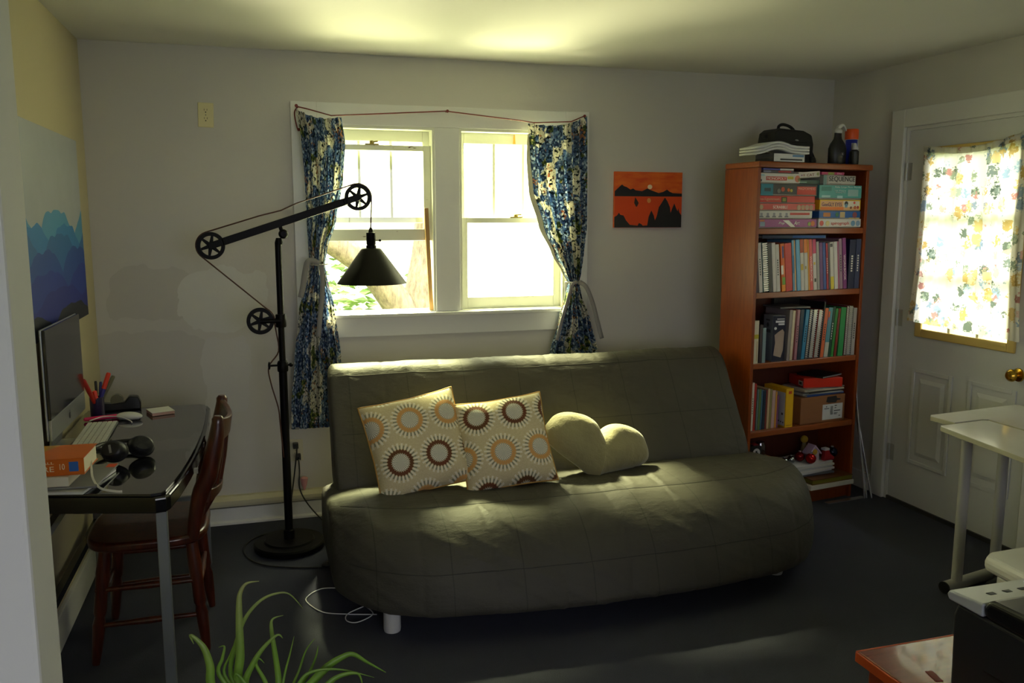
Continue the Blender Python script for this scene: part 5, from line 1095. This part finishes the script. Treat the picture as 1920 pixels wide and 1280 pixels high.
o=bt('toy_figure','red and white stocking shaped toy right of the pink house','ornament',.625,.06,PZ); obj('body',MB().prism([(-.03,0),(.045,0),(.05,.02),(.02,.035),(.005,.065),(-.025,.06),(-.022,.03)],-.012,.018,'y'),mat('9c1420',.7),o,bevel=.006,seg=3,smooth=True); obj('white_trim',MB().box(-.028,.008,-.014,.020,.058,.072),mat('d6cfd0',.7),o,bevel=.004)
o=bt('silver_strip','flat strip of silver foil on the carpet before the bookcase','strip',.56,-.035,.001,rz=R(-2)); obj('foil',MB().box(-.02,.25,-.02,.012,0,.004),mat('b4b4b6',.25,.7),o)
# ---- on top of the bookcase
z=BH+.0006
for k,(col,h,lab) in enumerate((('1d1f26',.020,'black and white spined book at the bottom left on the bookcase top'),('8a9cb4',.018,'white and blue spined book second from the bottom on the bookcase'))):
    o=bt('book',lab,'book',.185,.055,z+k*.0205,'books on the bookcase top'); obj('cover',MB().box(-.10,.10,-.068,.068,0,.002).box(-.10,.10,-.068,.068,h-.002,h).box(-.1005,-.0985,-.068,.068,.002,h-.002),mat('26282e' if k==0 else '3a3f4a',.4),o)
    obj('pages',MB().box(-.098,.098,-.066,.066,.0022,h-.0022),M_page,o); obj('spine',MB().box(-.10,.10,-.070,-.0682,0,h),mat('cfcfd0',.4),o); obj('spine_print',MB().box(-.06,.085,-.0706,-.0701,h*.3,h*.7) if k==0 else MB().box(.02,.095,-.0706,-.0701,h*.2,h*.8),mat('23262c' if k==0 else '5f86b0',.5),o)
for k in range(3):
    def pf(u,v,k=k): 
        x=-.19+.345*u; return (x, -.066+.13*v, (.016+.0*k)+.020*math.exp(-((u-.42)/.2)**2)*(1 if u<.6 else .8)-.012*max(0,.25-u)*4 )
    o=bt('loose_papers',['lowest wad of curling white papers on the bookcase','middle wad of curling white papers on the bookcase','topmost wad of curling white papers on the bookcase'][k],'paper',.165,.055,z+.0405+k*.0140-.0100,'curled papers on the bookcase')
    obj('sheets',MB().grid(pf,24,4),mat('cfcfd0',.6),o,solid=.011,smooth=True)
M_bag=mat('0e0e10',.75,bump=.4,bscale=300)
o=bt('camera_bag','black camera bag with a top handle and tiny logo on the bookcase','bag',.365,.215,z)
BP=[(-.142,.0),(.128,.0),(.132,.11),(.118,.158),(.06,.178),(-.10,.184),(-.128,.165),(-.14,.10)]
obj('bag_body',MB().prism(BP,-.075,.07,'y'),M_bag,o,bevel=.014,seg=4,smooth=True)
obj('front_pocket',MB().prism([(-.10,.01),(.09,.01),(.09,.10),(.08,.115),(-.09,.115),(-.10,.10)],-.083,-.0745,'y'),M_bag,o,bevel=.004,seg=3,smooth=True)
obj('handle',MB().tube(smoothpts([(-.055,0,.178),(-.05,0,.203),(-.02,0,.212),(.025,0,.203),(.055,0,.183),(.058,0,.168)],5),.008,10),M_bag,o,smooth=2)
obj('strap_ring',MB().box(-.150,-.132,-.01,.015,.135,.155),M_bag,o,bevel=.004)
obj('logo',MB().prism([(-.005,.125),(.012,.121),(.014,.1245),(.0,.130)],-.0840,-.0832,'y').prism([(-.005,.125),(.012,.121),(.014,.1245),(.0,.130)],-.0765,-.0752,'y'),mat('9a9a9c',.4),o)
obj('shoulder_strap',MB().tube(smoothpts([(.126,-.01,.10),(.15,-.015,.088),(.175,-.02,.045),(.18,-.03,.026),(.15,-.06,.024),(.10,-.092,.024)],5),[.020]*26,10,flat=.45),M_bag,o,smooth=2)
o=bt('spray_bottle','large black spray bottle with a white trigger head on the bookcase','bottle',.607,.085,z)
obj('bottle_body',MB().lathe([(.001,.0005),(.050,.0005),(.054,.006),(.054,.085),(.046,.108),(.026,.135),(.022,.15),(.0215,.168)],36,close=False,M=Matrix.Diagonal((1,.7,1,1))),mat('16171a',.4),o,smooth=True)
hd=obj('spray_head',MB().lathe([(.021,.166),(.021,.182),(.016,.186),(.012,.192)],24).prism([(-.012,.190),(.010,.190),(.03,.205),(.044,.188),(.056,.178),(.050,.196),(.034,.214),(.018,.216),(-.004,.205)],-.009,.009,'y'),mat('c9c9c8',.4),o,bevel=.003,smooth=True)
obj('round_logo',MB().lathe([(.011,-.0388),(.011,-.0372)],24,(.0,0,.055),'y',close=False).lathe([(.008,-.0388),(.008,-.0372)],24,(.0,0,.055),'y',close=False).box(-.002,.002,-.0386,-.037,.049,.061),mat('a9a9ac',.4),o)
o=bt('small_bottle','small black bottle with a white spray cap before the spray can','bottle',.690,.045,z)
obj('bottle_body',MB().lathe([(.001,.0005),(.022,.0005),(.024,.004),(.024,.070),(.014,.080)],28,close=False),mat('17181b',.4),o,smooth=True); obj('cap',MB().lathe([(.014,.079),(.013,.09),(.009,.112),(.006,.114)],24).box(.0,.026,-.004,.004,.083,.092),mat('c9c9cc',.4),o,smooth=True)
o=bt('spray_can','blue and white spray can with a bright orange cap on the bookcase','spray can',.722,.10,z)
obj('can_body',MB().lathe([(.001,.0005),(.033,.0005),(.035,.004),(.035,.138)],40,close=False),mat('c4c7cc',.3),o,smooth=True)
def wrap(a0,a1,z0,z1,r,col,nm='label'): 
    mb=MB().grid(lambda u,v:(r*math.cos(R(a0+(a1-a0)*u)),r*math.sin(R(a0+(a1-a0)*u)),z0+(z1-z0)*v),16,2); return obj(nm,mb,mat(col,.35),o,smooth=2,solid=.0004)
wrap(170,285,.006,.136,.0354,'2230a0','blue_label'); wrap(225,262,.085,.118,.0360,'c4c4cc','white_swirl'); wrap(228,268,.078,.092,.0363,'b0283a','red_band'); wrap(222,258,.040,.068,.0362,'d2481c','orange_square'); wrap(234,246,.048,.060,.0367,'d9cfc0','emblem')
obj('cap',MB().lathe([(.0345,.1385),(.0355,.141),(.0355,.188),(.033,.193),(.001,.1935)],40,close=False),mat('e0531a',.4),o,smooth=True)
# ---- metal rods leaning between bookcase and wall
for k,(x0,y0,x1,y1,z1) in enumerate(((3.215,3.862,3.178,3.944,.63),(3.232,3.868,3.19,3.975,.62),(3.255,3.855,3.192,4.00,.66))):
    o=thing('metal_rod',['leftmost thin metal rod leaning on the bookcase side','middle thin metal rod leaning by the bookcase','brightest metal rod, rightmost of those leaning by the bookcase'][k],'rod',(x0,y0,0),group='metal rods by the bookcase')
    obj('rod',MB().tube([(0,0,.002),(x1-x0,y1-y0,z1)],.006,12),mat('c6c7c9',.25,.8),o,smooth=True)
